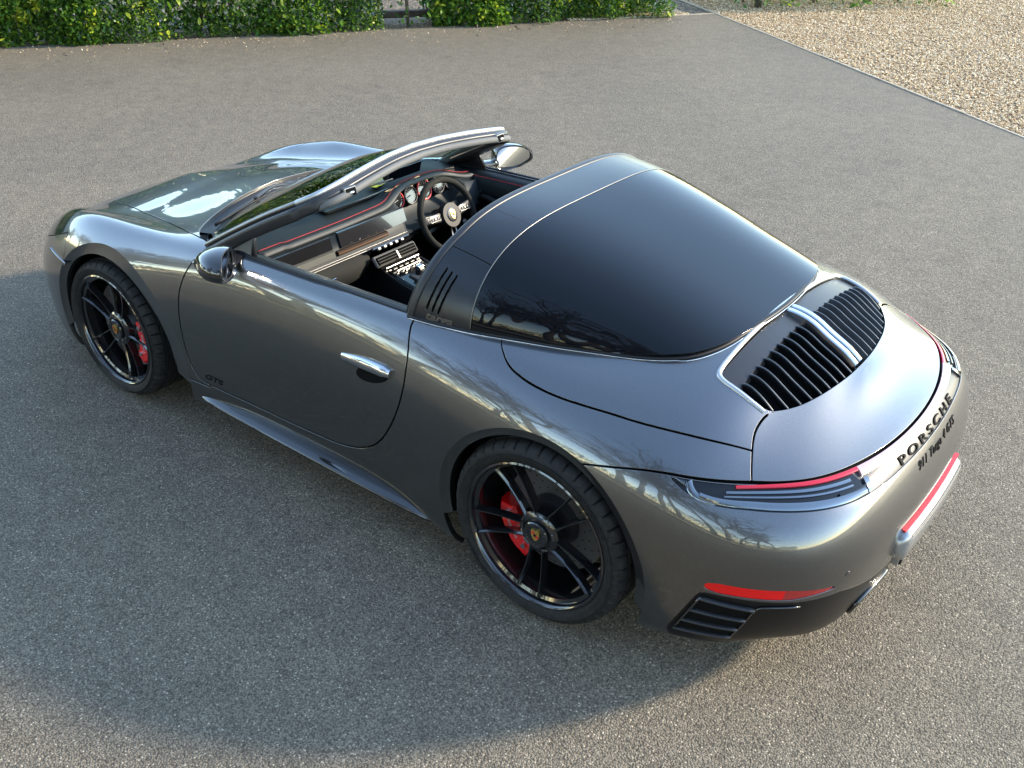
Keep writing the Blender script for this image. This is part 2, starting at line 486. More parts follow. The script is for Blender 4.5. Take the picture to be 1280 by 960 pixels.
def ghosts(P, m0, m1):
    def g(a, b, m):
        if m == 'y':
            q = b.copy()
            q[..., 1] *= -1
            return q
        return 2 * a - b
    return np.concatenate([g(P[0], P[1], m0)[None], P, g(P[-1], P[-2], m1)[None]])
def bsp(P, axis, n, m0, m1):
    P = np.moveaxis(P, axis, 0)
    Q = ghosts(P, m0, m1)
    m = len(P) - 1
    out = []
    for i in range(m):
        for t in np.arange(n) / n:
            b = np.array([(1 - t) ** 3, 3 * t ** 3 - 6 * t ** 2 + 4, -3 * t ** 3 + 3 * t ** 2 + 3 * t + 1, t ** 3]) / 6
            out.append(np.tensordot(b, Q[i:i + 4], 1))
    out.append(np.tensordot(np.array([1, 4, 1]) / 6, Q[m:m + 3], 1))
    return np.moveaxis(np.array(out), 0, axis)
def body_grid(nu, nv, sharp=.9):
    P = np.array(ST, float)
    for ax, mm in ((0, ('y', 'y')), (1, ('e', 'y'))):
        Q = np.moveaxis(P, ax, 0)
        E = ghosts(Q, *mm)
        P = np.moveaxis(Q - (E[:-2] - 2 * E[1:-1] + E[2:]) * sharp / 6, 0, ax)
    return bsp(bsp(P, 0, nu, 'y', 'y'), 1, nv, 'e', 'y')

def vnormals(V, T):
    fn = np.cross(V[T[:, 1]] - V[T[:, 0]], V[T[:, 2]] - V[T[:, 0]])
    N = np.zeros_like(V)
    for q in range(3):
        np.add.at(N, T[:, q], fn)
    return N / (np.linalg.norm(N, axis=1, keepdims=True) + 1e-12)
def grid_tris(U, Vn):
    idx = np.arange(U * Vn).reshape(U, Vn)
    a, b, c, d = idx[:-1, :-1].ravel(), idx[1:, :-1].ravel(), idx[1:, 1:].ravel(), idx[:-1, 1:].ravel()
    return np.concatenate([np.stack([a, b, c], 1), np.stack([a, c, d], 1)])

class PM:
    def __init__(self, V, N, T): self.V, self.N, self.T = V, N, T
    def compact(self):
        u, inv = np.unique(self.T.ravel(), return_inverse=True)
        return PM(self.V[u], self.N[u], inv.reshape(-1, 3))
def split(pm, f):
    """cut a triangle mesh where f crosses 0: returns (part with f<0, part with f>0)"""
    V, N, T = pm.V, pm.N, pm.T
    f = np.where(np.abs(f) < 1e-7, 1e-7, f)
    sg = f > 0
    cnt = sg[T].sum(1)
    neg, pos = T[cnt == 0], T[cnt == 3]
    mix = T[(cnt == 1) | (cnt == 2)]
    if len(mix):
        c = sg[mix].sum(1)
        lone_sign = (c == 1)
        lone = np.argmax(sg[mix] == lone_sign[:, None], axis=1)
        r = np.arange(len(mix))
        a, b, d = mix[r, lone], mix[r, (lone + 1) % 3], mix[r, (lone + 2) % 3]
        def cutv(p, q):
            lo, hi = np.minimum(p, q), np.maximum(p, q)
            return lo.astype(np.int64) * len(V) + hi
        keys = np.concatenate([cutv(a, b), cutv(a, d)])
        uk, inv = np.unique(keys, return_inverse=True)
        lo, hi = uk // len(V), uk % len(V)
        t = (f[lo] / (f[lo] - f[hi]))[:, None]
        nv = V[lo] * (1 - t) + V[hi] * t
        nn = N[lo] * (1 - t) + N[hi] * t
        nn /= np.linalg.norm(nn, axis=1, keepdims=True) + 1e-12
        ab = inv[:len(mix)] + len(V)
        ad = inv[len(mix):] + len(V)
        V = np.concatenate([V, nv])
        N = np.concatenate([N, nn])
        tri = np.stack([a, ab, ad], 1)
        q1 = np.stack([ab, b, d], 1)
        q2 = np.stack([ab, d, ad], 1)
        pos = np.concatenate([pos, tri[lone_sign], q1[~lone_sign], q2[~lone_sign]])
        neg = np.concatenate([neg, tri[~lone_sign], q1[lone_sign], q2[lone_sign]])
    return PM(V, N, neg).compact() if len(neg) else None, PM(V, N, pos).compact() if len(pos) else None
def sd_poly(P, poly):
    """signed distance to a closed 2-D polygon, negative inside"""
    poly = np.asarray(poly, float)
    d = np.full(len(P), 1e9)
    ins = np.zeros(len(P), bool)
    for i in range(len(poly)):
        a, b = poly[i], poly[(i + 1) % len(poly)]
        e = b - a
        w = P - a
        t = np.clip((w @ e) / (e @ e + 1e-15), 0, 1)
        d = np.minimum(d, np.hypot(*(w - t[:, None] * e).T))
        c1 = (P[:, 1] >= a[1]) != (P[:, 1] >= b[1])
        with np.errstate(divide='ignore', invalid='ignore'):
            x = a[0] + (P[:, 1] - a[1]) / (b[1] - a[1] + 1e-30) * e[0]
        ins ^= c1 & (P[:, 0] < x)
    return np.where(ins, -d, d)
def boundary(pm):
    T = pm.T
    E = np.concatenate([T[:, [0, 1]], T[:, [1, 2]], T[:, [2, 0]]])
    key = np.minimum(E[:, 0], E[:, 1]).astype(np.int64) * (len(pm.V) + 1) + np.maximum(E[:, 0], E[:, 1])
    u, inv, c = np.unique(key, return_inverse=True, return_counts=True)
    return E[c[inv] == 1]
def to_mesh(name, pm, material, parent, flange=0.018, lip=0.0014, kind=None):
    """panel skin + rounded edge + wall going inwards, with smooth shading normals"""
    V, N, T = pm.V, pm.N, pm.T
    if flange > 0:
        E = boundary(pm)
        ed = V[E[:, 1]] - V[E[:, 0]]
        o = np.cross(ed, (N[E[:, 0]] + N[E[:, 1]]) / 2)
        O = np.zeros_like(V)
        np.add.at(O, E[:, 0], o)
        np.add.at(O, E[:, 1], o)
        bv = np.unique(E)
        O = O[bv]
        O /= np.linalg.norm(O, axis=1, keepdims=True) + 1e-12
        n = N[bv]
        mp = np.full(len(V), -1)
        mp[bv] = np.arange(len(bv))
        b0 = len(V)
        k_ = len(bv)
        c45 = (n + O) / np.sqrt(2)
        r1 = V[bv] + O * lip * .7 - n * lip * .3
        r2 = V[bv] + O * lip - n * lip
        r3 = r2 - n * flange
        e0, e1 = mp[E[:, 0]], mp[E[:, 1]]
        rings = [bv, b0 + np.arange(k_), b0 + k_ + np.arange(k_), b0 + 2 * k_ + np.arange(k_)]
        T2 = [T]
        for q in range(3):
            A, B = rings[q], rings[q + 1]
            T2.append(np.stack([A[e1], A[e0], B[e0]], 1))
            T2.append(np.stack([A[e1], B[e0], B[e1]], 1))
        V = np.concatenate([V, r1, r2, r3])
        N = np.concatenate([N, c45, O, O])
        T = np.concatenate(T2)
    me = bpy.data.meshes.new(name)
    Wv = V * np.array([-1, 1, 1])
    Wn = N * np.array([-1, 1, 1])
    T = T[:, ::-1]                      # mirror of s flips the winding
    me.vertices.add(len(Wv))
    me.vertices.foreach_set('co', Wv.astype(np.float32).ravel())
    me.loops.add(len(T) * 3)
    me.loops.foreach_set('vertex_index', T.astype(np.int32).ravel())
    me.polygons.add(len(T))
    me.polygons.foreach_set('loop_start', (np.arange(len(T)) * 3).astype(np.int32))
    me.polygons.foreach_set('use_smooth', np.ones(len(T), bool))
    me.update(calc_edges=True)
    me.normals_split_custom_set_from_vertices(Wn.tolist())
    return link(name, me, material, parent, kind)
def take(name, pm, material, parent, ysign=None, **kw):
    return to_mesh(name, pm, material, parent, **kw)

G = body_grid(26, 12)
U_, V_ = G.shape[:2]
T = grid_tris(U_, V_)
H = G.reshape(-1, 3)
Pm = H * np.array([1, -1, 1])
V = np.concatenate([H, Pm])
TT = np.concatenate([T, T[:, ::-1] + len(H)])
key = np.arange(len(V))
on = np.where(np.abs(H[:, 1]) < 1e-6)[0]
key[on + len(H)] = on
V[on, 1] = 0
TT = key[TT]
ok = (TT[:, 0] != TT[:, 1]) & (TT[:, 1] != TT[:, 2]) & (TT[:, 0] != TT[:, 2])
TT = TT[ok]
Nn = vnormals(V, TT)
if Nn[np.argmax(V[:, 1]), 1] < 0:
    TT = TT[:, ::-1]
    Nn = -Nn
BODY = PM(V, Nn, TT).compact()
_bw = BODY.V * np.array([-1, 1, 1])
BVH = BVHTree.FromPolygons([tuple(v) for v in _bw], [tuple(int(i) for i in t) for t in BODY.T])
def ray(o, d):
    h = BVH.ray_cast(Vector(o), Vector(d).normalized())
    if h[0] is None:
        return None
    n = h[1]
    if n.dot(Vector(d)) > 0:
        n = -n
    return h[0], n
def on_side(s, z, sg=1):       # point of the body side
    return ray((-s, sg * 3, z), (0, -sg, 0))
def on_top(s, y):
    return ray((-s, y, 3), (0, 0, -1))
def on_rear(y, z):
    return ray((-6, y, z), (1, 0, 0))

def Y(v): return np.abs(v[:, 1])
def smooth_pts(pts, n=5):
    return [tuple(q) for q in catmull(sorted(pts), n)]
def interp(x, pts):
    pts = sorted(pts)
    return np.interp(x, [q[0] for q in pts], [q[1] for q in pts])
OPEN = [(.26, -.05), (.26, 0), (.265, .1), (.275, .2), (.30, .32), (.335, .42), (.38, .52), (.44, .61), (.50, .67), (.56, .712), (.63, .738), (.70, .747), (.8, .752), (1.0, .757), (1.33, .758), (1.6, .76), (1.79, .76), (1.9, .752), (2.05, .734), (2.16, .706), (2.33, .650), (2.46, .605), (2.6, .557), (2.70, .508), (2.765, .45), (2.81, .36), (2.833, .25), (2.85, .1), (2.852, 0), (2.852, -.05)]
OPEN = [tuple(q) for q in catmull(OPEN, 3)]
GRILLE = [(2.856, -.05), (2.856, .2), (2.857, .40), (2.860, .465), (2.868, .488), (2.885, .498), (2.92, .500), (2.98, .502), (3.02, .498), (3.045, .482), (3.062, .457), (3.082, .42), (3.103, .37), (3.125, .29), (3.140, .20), (3.150, .10), (3.153, 0), (3.153, -.05)]
GRILLE = [tuple(q) for q in catmull(GRILLE, 3)]
ZB = [(2.5, .712), (2.564, .718), (2.65, .741), (2.738, .760), (2.81, .773), (2.884, .779), (2.98, .777), (3.10, .771), (3.2, .767), (3.5, .767)]
ZB = smooth_pts(ZB)
ZL = [(2.878, .781), (2.918, .762), (2.96, .743), (3.008, .729), (3.06, .721), (3.133, .718), (3.214, .716), (3.5, .716)]
ZL = smooth_pts(ZL)
LID = smooth_pts([(2.10, .60), (2.13, .66), (2.15, .69), (2.170, .722), (2.201, .757), (2.254, .794), (2.318, .811), (2.394, .817), (2.496, .812), (2.635, .79), (2.779, .761), (2.936, .708), (3.062, .636), (3.2, .54)])
ENG = smooth_pts([(-.05, 3.0), (.45, 3.0), (.478, 3.055), (.498, 3.043), (.53, 3.038), (.576, 3.040), (.61, 3.05), (.636, 3.062), (.67, 3.08), (.704, 3.10), (.75, 3.13), (.9, 3.2)])
DOOR = [(.686, .95), (.684, .905), (.668, .873), (.632, .808), (.604, .74), (.588, .677), (.578, .58), (.579, .465), (.597, .372), (.62, .328), (.648, .308), (.69, .302), (.80, .300), (.95, .302), (1.1, .304), (1.235, .306), (1.40, .314), (1.504, .325), (1.601, .352), (1.68, .395), (1.735, .447), (1.784, .515), (1.84, .622), (1.872, .733), (1.872, .84), (1.850, .90), (1.828, .936), (1.82, .97)]
HOODY = [(-.72, .20), (-.66, .34), (-.58, .405), (-.45, .44), (-.239, .488), (-.08, .528), (.163, .59), (.446, .688), (.58, .722), (.70, .745)]
HOODF = [(0, -.735), (.2, -.715), (.33, -.66), (.41, -.57), (.44, -.48), (.6, -.3)]
HEAD = [(-.294, .84), (-.298, .80), (-.316, .753), (-.355, .69), (-.429, .621), (-.52, .575), (-.62, .56), (-.69, .585), (-.74, .64), (-.80, .75), (-.70, .95), (-.40, .95), (-.30, .90)]
HEAD = [tuple(q) for q in catmull(HEAD, 3, True)]
ARCH = {'front': dict(o=(.10, .320, .468), i=(.062, .335, .392)), 'rear': dict(o=(2.46, .345, .427), i=(2.455, .350, .386))}

GAP = .0044
def gapcut(pm, f, g=GAP):
    """part with f<0 and part with f>0, both pulled back by g"""
    a, b = split(pm, f + g)
    rest_f = None
    a_, b_ = split(pm, f - g)
    return a, b_

car = empty('sports_car')
tag(car, 'dark grey open-top sports car with black roll bar and wraparound rear window on the asphalt', 'car')

rest = BODY
# the cabin / rear window opening
rest = split(rest, sd_poly(np.stack([rest.V[:, 0], Y(rest.V)], 1), OPEN) + 1e3 * (rest.V[:, 2] < .6))[1]
# wheel arches
def arch_f(v, c):
    f = np.hypot(v[:, 0] - c[0], v[:, 2] - c[1]) - c[2]
    return np.where(Y(v) > .60, f, 1.0)
for w_ in ('front', 'rear'):
    c = ARCH[w_]['o']
    f = arch_f(rest.V, c)
    low = (rest.V[:, 2] < c[1] - .05) & (np.abs(rest.V[:, 0] - c[0]) < c[2] * .97)
    rest = split(rest, np.where(low & (Y(rest.V) > .6), -.1, f))[1] if False else split(rest, f)[1]
# grille well
rest = split(rest, sd_poly(np.stack([rest.V[:, 0], Y(rest.V)], 1), GRILLE) + 1e3 * (rest.V[:, 2] < .6))[1]
# lamp band at the tail
def fz(v, tab): return v[:, 2] - interp(v[:, 0], tab)
v = rest.V
f = np.maximum.reduce([fz(v, ZB) + .004, -(fz(v, ZL)) , 2.880 - v[:, 0]])
f = np.maximum(f, 2.88 - v[:, 0])
band, rest = split(rest, f)
# rear bumper
v = rest.V
f = np.maximum(fz(v, ZB), 2.46 - v[:, 0])
bumper, rest = gapcut(rest, f, .0038)
# boot / engine lid behind the grille
v = rest.V
f = interp(Y(v), ENG) - v[:, 0]
f = np.where(v[:, 0] < 2.6, 1, f)
lid, rest = gapcut(rest, f)
# rear deck between the lid cuts
v = rest.V
f = Y(v) - interp(v[:, 0], LID)
f = np.maximum(f, 2.10 - v[:, 0])
f = np.where(v[:, 2] < .70, .2, f)
deck, rest = gapcut(rest, f)
# doors
v = rest.V
f = sd_poly(v[:, [0, 2]], [tuple(q) for q in catmull(DOOR, 3)] )
f = np.where(Y(v) < .6, .3, f)
doors, rest = gapcut(rest, f)
# bonnet
v = rest.V
f = np.maximum(Y(v) - interp(v[:, 0], HOODY), interp(Y(v), HOODF) - v[:, 0])
f = np.where((v[:, 2] < .6) | (v[:, 0] > 1.2), .3, f)
hood, rest = gapcut(rest, f)
# headlamps
v = rest.V
f = sd_poly(np.stack([v[:, 0], Y(v)], 1), HEAD)
zl = .742 + (v[:, 0] + .29) * .36
f = np.maximum(f, zl - v[:, 2])
f = np.where(v[:, 0] > 0, .3, f)
heads, rest = gapcut(rest, f, .002)
# front bumper
v = rest.V
zl = .742 + (v[:, 0] + .29) * .36
f = np.minimum(np.maximum(v[:, 0] + .245, v[:, 2] - zl), v[:, 0] + .64)
f = np.where(v[:, 0] > 0, .3, f)
fbump, rest = gapcut(rest, f, .0035)
# front wings: ahead of the doors and above the sill
v = rest.V
f = np.maximum(v[:, 0] - .70, .286 - v[:, 2])
wings, rest = gapcut(rest, f)
quarters = rest

_edge = BODY.V[np.unique(boundary(BODY))]
_edge = _edge[_edge[:, 1] > .5]
_edge = _edge[np.argsort(_edge[:, 0])]
def zbot(s_): return float(np.interp(s_, _edge[:, 0], _edge[:, 2])) + .004
def arch_lip(side_sg, w_):
    """rolled flange round the wheel opening, on one side of the car"""
    co, ci = ARCH[w_]['o'], ARCH[w_]['i']
    rows = []
    a0, a1 = (-22, 202)
    for a in np.linspace(a0, a1, 110):
        a_r = R(a)
        so, zo = co[0] + co[2] * math.cos(a_r), co[1] + co[2] * math.sin(a_r)
        si, zi = ci[0] + ci[2] * math.cos(a_r), ci[1] + ci[2] * math.sin(a_r)
        h = on_side(so, max(zo, .135), side_sg)
        h2 = on_side(si, max(zi, .135), side_sg)
        if h is None or h2 is None or zo < .25 or abs(h[0].y) < .6 or abs(h2[0].y) < .6 or h[0].y * side_sg < 0 or h2[0].y * side_sg < 0 or min(zo, zi) < zbot(so):
            continue
        po = h[0]
        yi = abs(h2[0].y) - .021
        yo = abs(po.y)
        row = []
        for t in (0, .06, .5, .94, 1.0):
            s_, z_ = so + (si - so) * t, zo + (zi - zo) * t
            y_ = yo + (yi - yo) * t - .0015 * math.sin(math.pi * t) - (0 if t < .94 else (t - .94) / .06 * .006)
            row.append((-s_, side_sg * y_, z_))
        row.append((-(ci[0] + (ci[2] + .001) * math.cos(a_r)), side_sg * (yi - .03), ci[1] + (ci[2] + .001) * math.sin(a_r)))
        row.append((-(ci[0] + (ci[2] + .02) * math.cos(a_r)), side_sg * (yi - .05), ci[1] + (ci[2] + .02) * math.sin(a_r)))
        rows.append(row)
    m = len(rows[0])
    Vv = [q for r_ in rows for q in r_]
    F = []
    for i in range(len(rows) - 1):
        for q in range(m - 1):
            f_ = (i * m + q, i * m + q + 1, (i + 1) * m + q + 1, (i + 1) * m + q)
            F.append(f_ if side_sg < 0 else f_[::-1])
    return Vv, F
def arch_liner(side_sg, w_):
    ci = ARCH[w_]['i']
    Vv, F = [], []
    n = 48
    ys = (.865, .80, .50, .50)
    rs = (ci[2] + .012, ci[2] + .03, ci[2] + .03, .05)
    for i in range(n + 1):
        a = R(-8 + 196 * i / n)
        for y_, r_ in zip(ys, rs):
            Vv.append((-(ci[0] + r_ * math.cos(a)), side_sg * y_, max(.22, ci[1] + r_ * math.sin(a))))
    for i in range(n):
        for q in range(3):
            F.append((i * 4 + q, (i + 1) * 4 + q, (i + 1) * 4 + q + 1, i * 4 + q + 1))
    return Vv, F

def sides(pm):
    """left and right halves of a panel set"""
    l, r = split(pm, -pm.V[:, 1])
    return l, r
body_bits = {}
o = take('bonnet', hood, M['paint'], car)
o = take('front_bumper', fbump, M['paint'], car)
front_bumper = o
for pm in sides(heads):
    hl = take('headlight', pm, M['clear_lens'], car)
for pm in sides(wings):
    take('front_wing', pm, M['paint'], car)
DOORS = []
for pm in sides(doors):
    DOORS.append(take('door', pm, M['paint'], car))
for pm in sides(quarters):
    take('rear_quarter_panel', pm, M['paint'], car)
take('rear_deck', deck, M['paint'], car)
engine_lid = take('engine_lid', lid, M['paint'], car)
for sg in (1, -1):
    for w_ in ('front', 'rear'):
        Vv, F = arch_lip(sg, w_)
        mesh('wheel_arch_edge', Vv, F, M['paint'], car, sharp=38)
        Vv, F = arch_liner(sg, w_)
        mesh('wheel_arch_liner', Vv, F, M['void'], car)

# black shell added under the skin to keep the shut lines dark
sh = BODY
sh = split(sh, sd_poly(np.stack([sh.V[:, 0], Y(sh.V)], 1), OPEN) + 1e3 * (sh.V[:, 2] < .6))[1]
sh = split(sh, sd_poly(np.stack([sh.V[:, 0], Y(sh.V)], 1), GRILLE) + 1e3 * (sh.V[:, 2] < .6))[1]
for w_ in ('front', 'rear'):
    sh = split(sh, arch_f(sh.V, ARCH[w_]['o']))[1]
sh = PM(sh.V - sh.N * .017, sh.N, sh.T)
to_mesh('shut_line_shade_shell', sh, M['void'], car, flange=0)

# ------------------------------------------------ rear bumper: painted skin, dark lower valance, reflectors
v = bumper.V
zd = np.where(Y(v) > .60, interp(v[:, 0], [(2.955, .20), (2.964, .237), (3.053, .425), (3.075, .434), (3.5, .436)]), interp(Y(v), [(0, .36), (.30, .36), (.38, .375), (.60, .436)]))
zd = np.where(v[:, 0] < 2.955, 0, zd)
val, skin = gapcut(bumper, v[:, 2] - zd, .0015)
v = skin.V
zc_ = .461 + (v[:, 0] - 3.07) * .02
hgt = interp(v[:, 0], [(3.06, -.01), (3.075, .013), (3.11, .020), (3.30, .020), (3.385, .006), (3.40, -.01)])
f = np.maximum(np.abs(v[:, 2] - zc_) - hgt, .60 - Y(v))
refl, skin = gapcut(skin, f, .0012)
rear_bumper = take('rear_bumper', skin, M['paint'], car)
if refl:
    for pm in sides(refl):
        pm = PM(pm.V - pm.N * .003, pm.N, pm.T)
        outer_, inner_ = split(pm, .765 - Y(pm.V))
        to_mesh('rear_reflector', outer_, M['red_lens'], rear_bumper, flange=.004)
        to_mesh('reflector_inner_half', inner_, M['red_dark'], rear_bumper, flange=.004)  # inner half of the reflector in a darker red
valance = take('rear_valance', val, M['valance'], car)

# ------------------------------------------------ tail lamps and light strip
band_w = PM(band.V - band.N * .006, band.N, band.T)
v = band_w.V
lampF = .455 - Y(v)
lamps, strip = split(band_w, lampF)
TAIL = []
for pm in sides(lamps):
    TAIL.append(to_mesh('tail_light', pm, M['smoke_lens'], car, flange=.01))
light_strip = to_mesh('light_strip', strip, M['satin_black'], car, flange=.01)

# ================================================================== helpers that lay things on the skin
def tail_pt(th, z):
    """point and normal on the tail, th = 90 at the flank, 0 at the middle, negative on the right"""
    c, s_ = math.cos(R(th)), math.sin(R(th))
    return ray((-2.6 - 2.2 * c, 2.2 * s_, z), (c, -s_, 0))
def th_of_y(y, z):
    lo, hi = -89.0, 89.0
    for _ in range(28):
        mid = (lo + hi) / 2
        h = tail_pt(mid, z)
        if h[0].y < y: lo = mid
        else: hi = mid
    return (lo + hi) / 2
def th_of_s(s, z, sg=1):
    lo, hi = 0.0, 100.0
    for _ in range(28):
        mid = (lo + hi) / 2
        h = tail_pt(mid * sg, z)
        if -h[0].x > s: lo = mid
        else: hi = mid
    return (lo + hi) / 2 * sg
def ribbon(name, ths, lo, hi, off, material, parent, base=-.006, crown=.0):
    rows = []
    for th in ths:
        a, b = lo(th) if callable(lo) else lo, hi(th) if callable(hi) else hi
        row = []
        for zz, oo in ((a, base), (a, off * .7), (a + (b - a) * .12, off), (a + (b - a) * .5, off + crown), (b - (b - a) * .12, off), (b, off * .7), (b, base)):
            p_, n_ = tail_pt(th, zz)
            row.append(p_ + n_ * oo)
        rows.append(row)
    m = 7
    Vv = [q for r_ in rows for q in r_]
    F = []
    for i in range(len(rows) - 1):
        for q in range(m - 1):
            F.append((i * m + q, i * m + q + 1, (i + 1) * m + q + 1, (i + 1) * m + q))
    F.append(tuple(range(m)))
    F.append(tuple((len(rows) - 1) * m + q for q in range(m))[::-1])
    return mesh(name, Vv, F, material, parent, sharp=45)
def text_tris(txt, size=1.0, shear=0.0, xs=1.0, spacing=1.0, res=4, bold=0.0):
    cu = bpy.data.curves.new('lettering', 'FONT')
    cu.body = txt
    cu.size = size
    cu.shear = shear
    cu.space_character = spacing
    cu.resolution_u = res
    cu.offset = bold
    ob = bpy.data.objects.new('lettering', cu)
    COL.objects.link(ob)
    dg = bpy.context.evaluated_depsgraph_get()
    me = bpy.data.meshes.new_from_object(ob.evaluated_get(dg))
    Vv = [(v.co.x * xs, v.co.y) for v in me.vertices]
    F = [tuple(p.vertices) for p in me.polygons]
    bpy.data.objects.remove(ob)
    bpy.data.curves.remove(cu)
    bpy.data.meshes.remove(me)
    return Vv, F
def lettering(name, txt, place, depth, material, parent, each=False, **kw):
    """place(u, v) -> (point, normal) for u, v in text units"""
    Vt, Ft = text_tris(txt, **kw)
    w = max(q[0] for q in Vt)
    top, bot = [], []
    for u, v_ in Vt:
        p_, n_ = place(u / w, v_)
        top.append(p_ + n_ * depth)
        bot.append(p_ - n_ * .001)
    n = len(top)
    F = list(Ft)
    ec = {}
    for f in Ft:
        for i in range(len(f)):
            a, b = f[i], f[(i + 1) % len(f)]
            ec[(a, b)] = 1
    for (a, b) in ec:
        if (b, a) not in ec:
            F.append((b, a, a + n, b + n))
    if each:                                  # every character a mesh of its own
        lab = list(range(2 * n))
        def root_(a):
            while lab[a] != a:
                lab[a] = lab[lab[a]]
                a = lab[a]
            return a
        for f in F:
            for q in f[1:]:
                lab[root_(q)] = root_(f[0])
        for i in range(n):
            lab[root_(i + n)] = root_(i)
        allv = top + bot
        groups = {}
        for f in F:
            groups.setdefault(root_(f[0]), []).append(f)
        out = []
        for fs in groups.values():
            ids = sorted({q for f in fs for q in f})
            mp = {q: i for i, q in enumerate(ids)}
            out.append(mesh(name, [allv[q] for q in ids], [tuple(mp[q] for q in f) for f in fs], material, parent, smooth=False))
        return out
    return mesh(name, top + bot, F, material, parent, smooth=False)

def frange(a, b, n): return [a + (b - a) * i / (n - 1) for i in range(n)]
# ---------------- tail lamps in detail
thc = th_of_y(.452, .74)
for sg, lamp in ((1, TAIL[0] if TAIL[0].data.vertices[0].co.y > 0 else TAIL[1]), (-1, TAIL[1] if TAIL[0].data.vertices[0].co.y > 0 else TAIL[0])):
    t0 = abs(th_of_s(2.975, .735))
    def zlo(th): 
        p_ = tail_pt(th, .74)[0]
        return float(interp(-p_.x, ZL)) + .0035
    ths = [sg * t for t in frange(abs(th_of_s(3.00, .735)), thc + .6, 40)]
    ribbon('light_guide', ths, lambda th: zlo(th), lambda th: zlo(th) + .014, .0035, M['clear_lens'], lamp, crown=.003)
    # riser of the C at the front end of the lamp
    rows = []
    for i, (s_, z_) in enumerate(catmull([(2.955, .770), (2.965, .757), (2.985, .742), (3.012, .733), (3.05, .728)], 4)):
        for dz in (-.006, 0, .006):
            h = on_side(s_ + dz * .8, z_ + dz, sg)
            rows.append(h[0] + h[1] * (.0035 if dz == 0 else -.002))
    n = len(rows) // 3
    F = [(3 * i + q, 3 * i + q + 1, 3 * i + q + 4, 3 * i + q + 3) for i in range(n - 1) for q in (0, 1)]
    mesh('light_guide', rows, F, M['clear_lens'], lamp)
    # fine upright ribs in the front corner
    for i in range(9):
        s_ = 2.908 + i * .0055
        zt, zb_ = float(interp(s_, ZB)) - .006, max(float(interp(s_, ZL)) + .006, .742)
        a, b = on_side(s_, zt, sg), on_side(s_ + .012, zb_, sg)
        Vv, F = sweep([a[0] + a[1] * -.003, b[0] + b[1] * -.003], rrect(.0022, .004, .0006, 1), normals=tuple(a[1]))
        mesh('lamp_rib', Vv, F, M['clear_lens'], lamp)
    # inner blades
    for zz, hh, mt in ((.7505, .0045, 'clear_lens'), (.7425, .003, 'clear_lens')):
        ths = [sg * t for t in frange(abs(th_of_s(3.06, zz)), thc + 3.0, 30)]
        ribbon('lamp_blade', ths, zz, zz + hh, -.001, M[mt], lamp)
    ths = [sg * t for t in frange(abs(th_of_s(3.075, .762)), thc + .1, 30)]
    ribbon('brake_light', ths, .7600, .7658, .0025, M['pink_lens'], lamp, crown=.001)
    # thin dark sill below the lamp at its inner end
    ths = [sg * t for t in frange(thc + 7, thc + .2, 8)]
    ribbon('lamp_end', ths, .7335, .7385, .002, M['smoke_lens'], lamp)
    ths = [sg * t for t in frange(thc + .1, thc - 1.2, 4)]
    ribbon('lamp_end', ths, .7215, .7480, .003, M['clear_lens'], lamp)
ths = frange(-thc, thc, 60)
ribbon('light_bar', ths, .7520, .7655, .0025, M['glare_pale_lens'], light_strip, crown=.0015)  # white sun glare along the strip is put into the bar's pale colour
y0, y1 = .262, -.262
def place(u, v_):
    z_ = .7205 + v_ * .032
    h = tail_pt(th_of_y(y0 + (y1 - y0) * u, z_), z_)
    return h[0] - h[1] * .005, h[1]
lettering('raised_letter', 'PORSCHE', place, .004, M['badge_black'], light_strip, each=True, xs=2.0, spacing=1.4, bold=.012)  # dark shadows round the relief letters are put into their black colour
y0b, y1b = .175, -.21
def place(u, v_):
    z_ = .668 + v_ * .038
    h = tail_pt(th_of_y(y0b + (y1b - y0b) * u, z_), z_)
    return h[0], h[1]
lettering('badge_letter', '911 Targa 4 GTS', place, .003, M['badge_black'], rear_bumper, each=True, xs=1.0, shear=.35, spacing=1.12, bold=0.0)

# ---------------- number plate carrier and lower rear parts
def rear_row(y, z, off):
    h = tail_pt(th_of_y(y, z), z)
    return h[0] + h[1] * off
pl = []
rowsV = []
for y_ in frange(.300, -.300, 31):
    e = 1 - max(0, (abs(y_) - .27) / .03) ** 2 * .8
    row = []
    for zz, oo in ((.500, -.01), (.500, .010), (.494, .022), (.480, .030), (.460, .034), (.425, .036), (.395, .033), (.385, .020), (.385, -.01)):
        zc_2 = .44 + (zz - .44) * (e if e > .25 else .25)
        row.append(rear_row(y_, zc_2, oo * max(e, .3)))
    rowsV += row
m_ = 9
F = [(i * m_ + q, (i + 1) * m_ + q, (i + 1) * m_ + q + 1, i * m_ + q + 1) for i in range(30) for q in range(m_ - 1)]
F += [tuple(range(9)), tuple(30 * 9 + q for q in range(9))[::-1]]
carrier = mesh('number_plate_carrier', rowsV, F, M['plate_white'], car, sharp=50)
rowsV = []
for y_ in frange(.285, -.285, 31):
    for zz, oo in ((.5085, -.004), (.5085, .009), (.5040, .010), (.5025, -.004)):
        rowsV.append(rear_row(y_, zz, oo))
F = [(i * 4 + q, (i + 1) * 4 + q, (i + 1) * 4 + q + 1, i * 4 + q + 1) for i in range(30) for q in range(3)]
mesh('red_strip', rowsV, F, M['red_lens'], carrier, sharp=50)
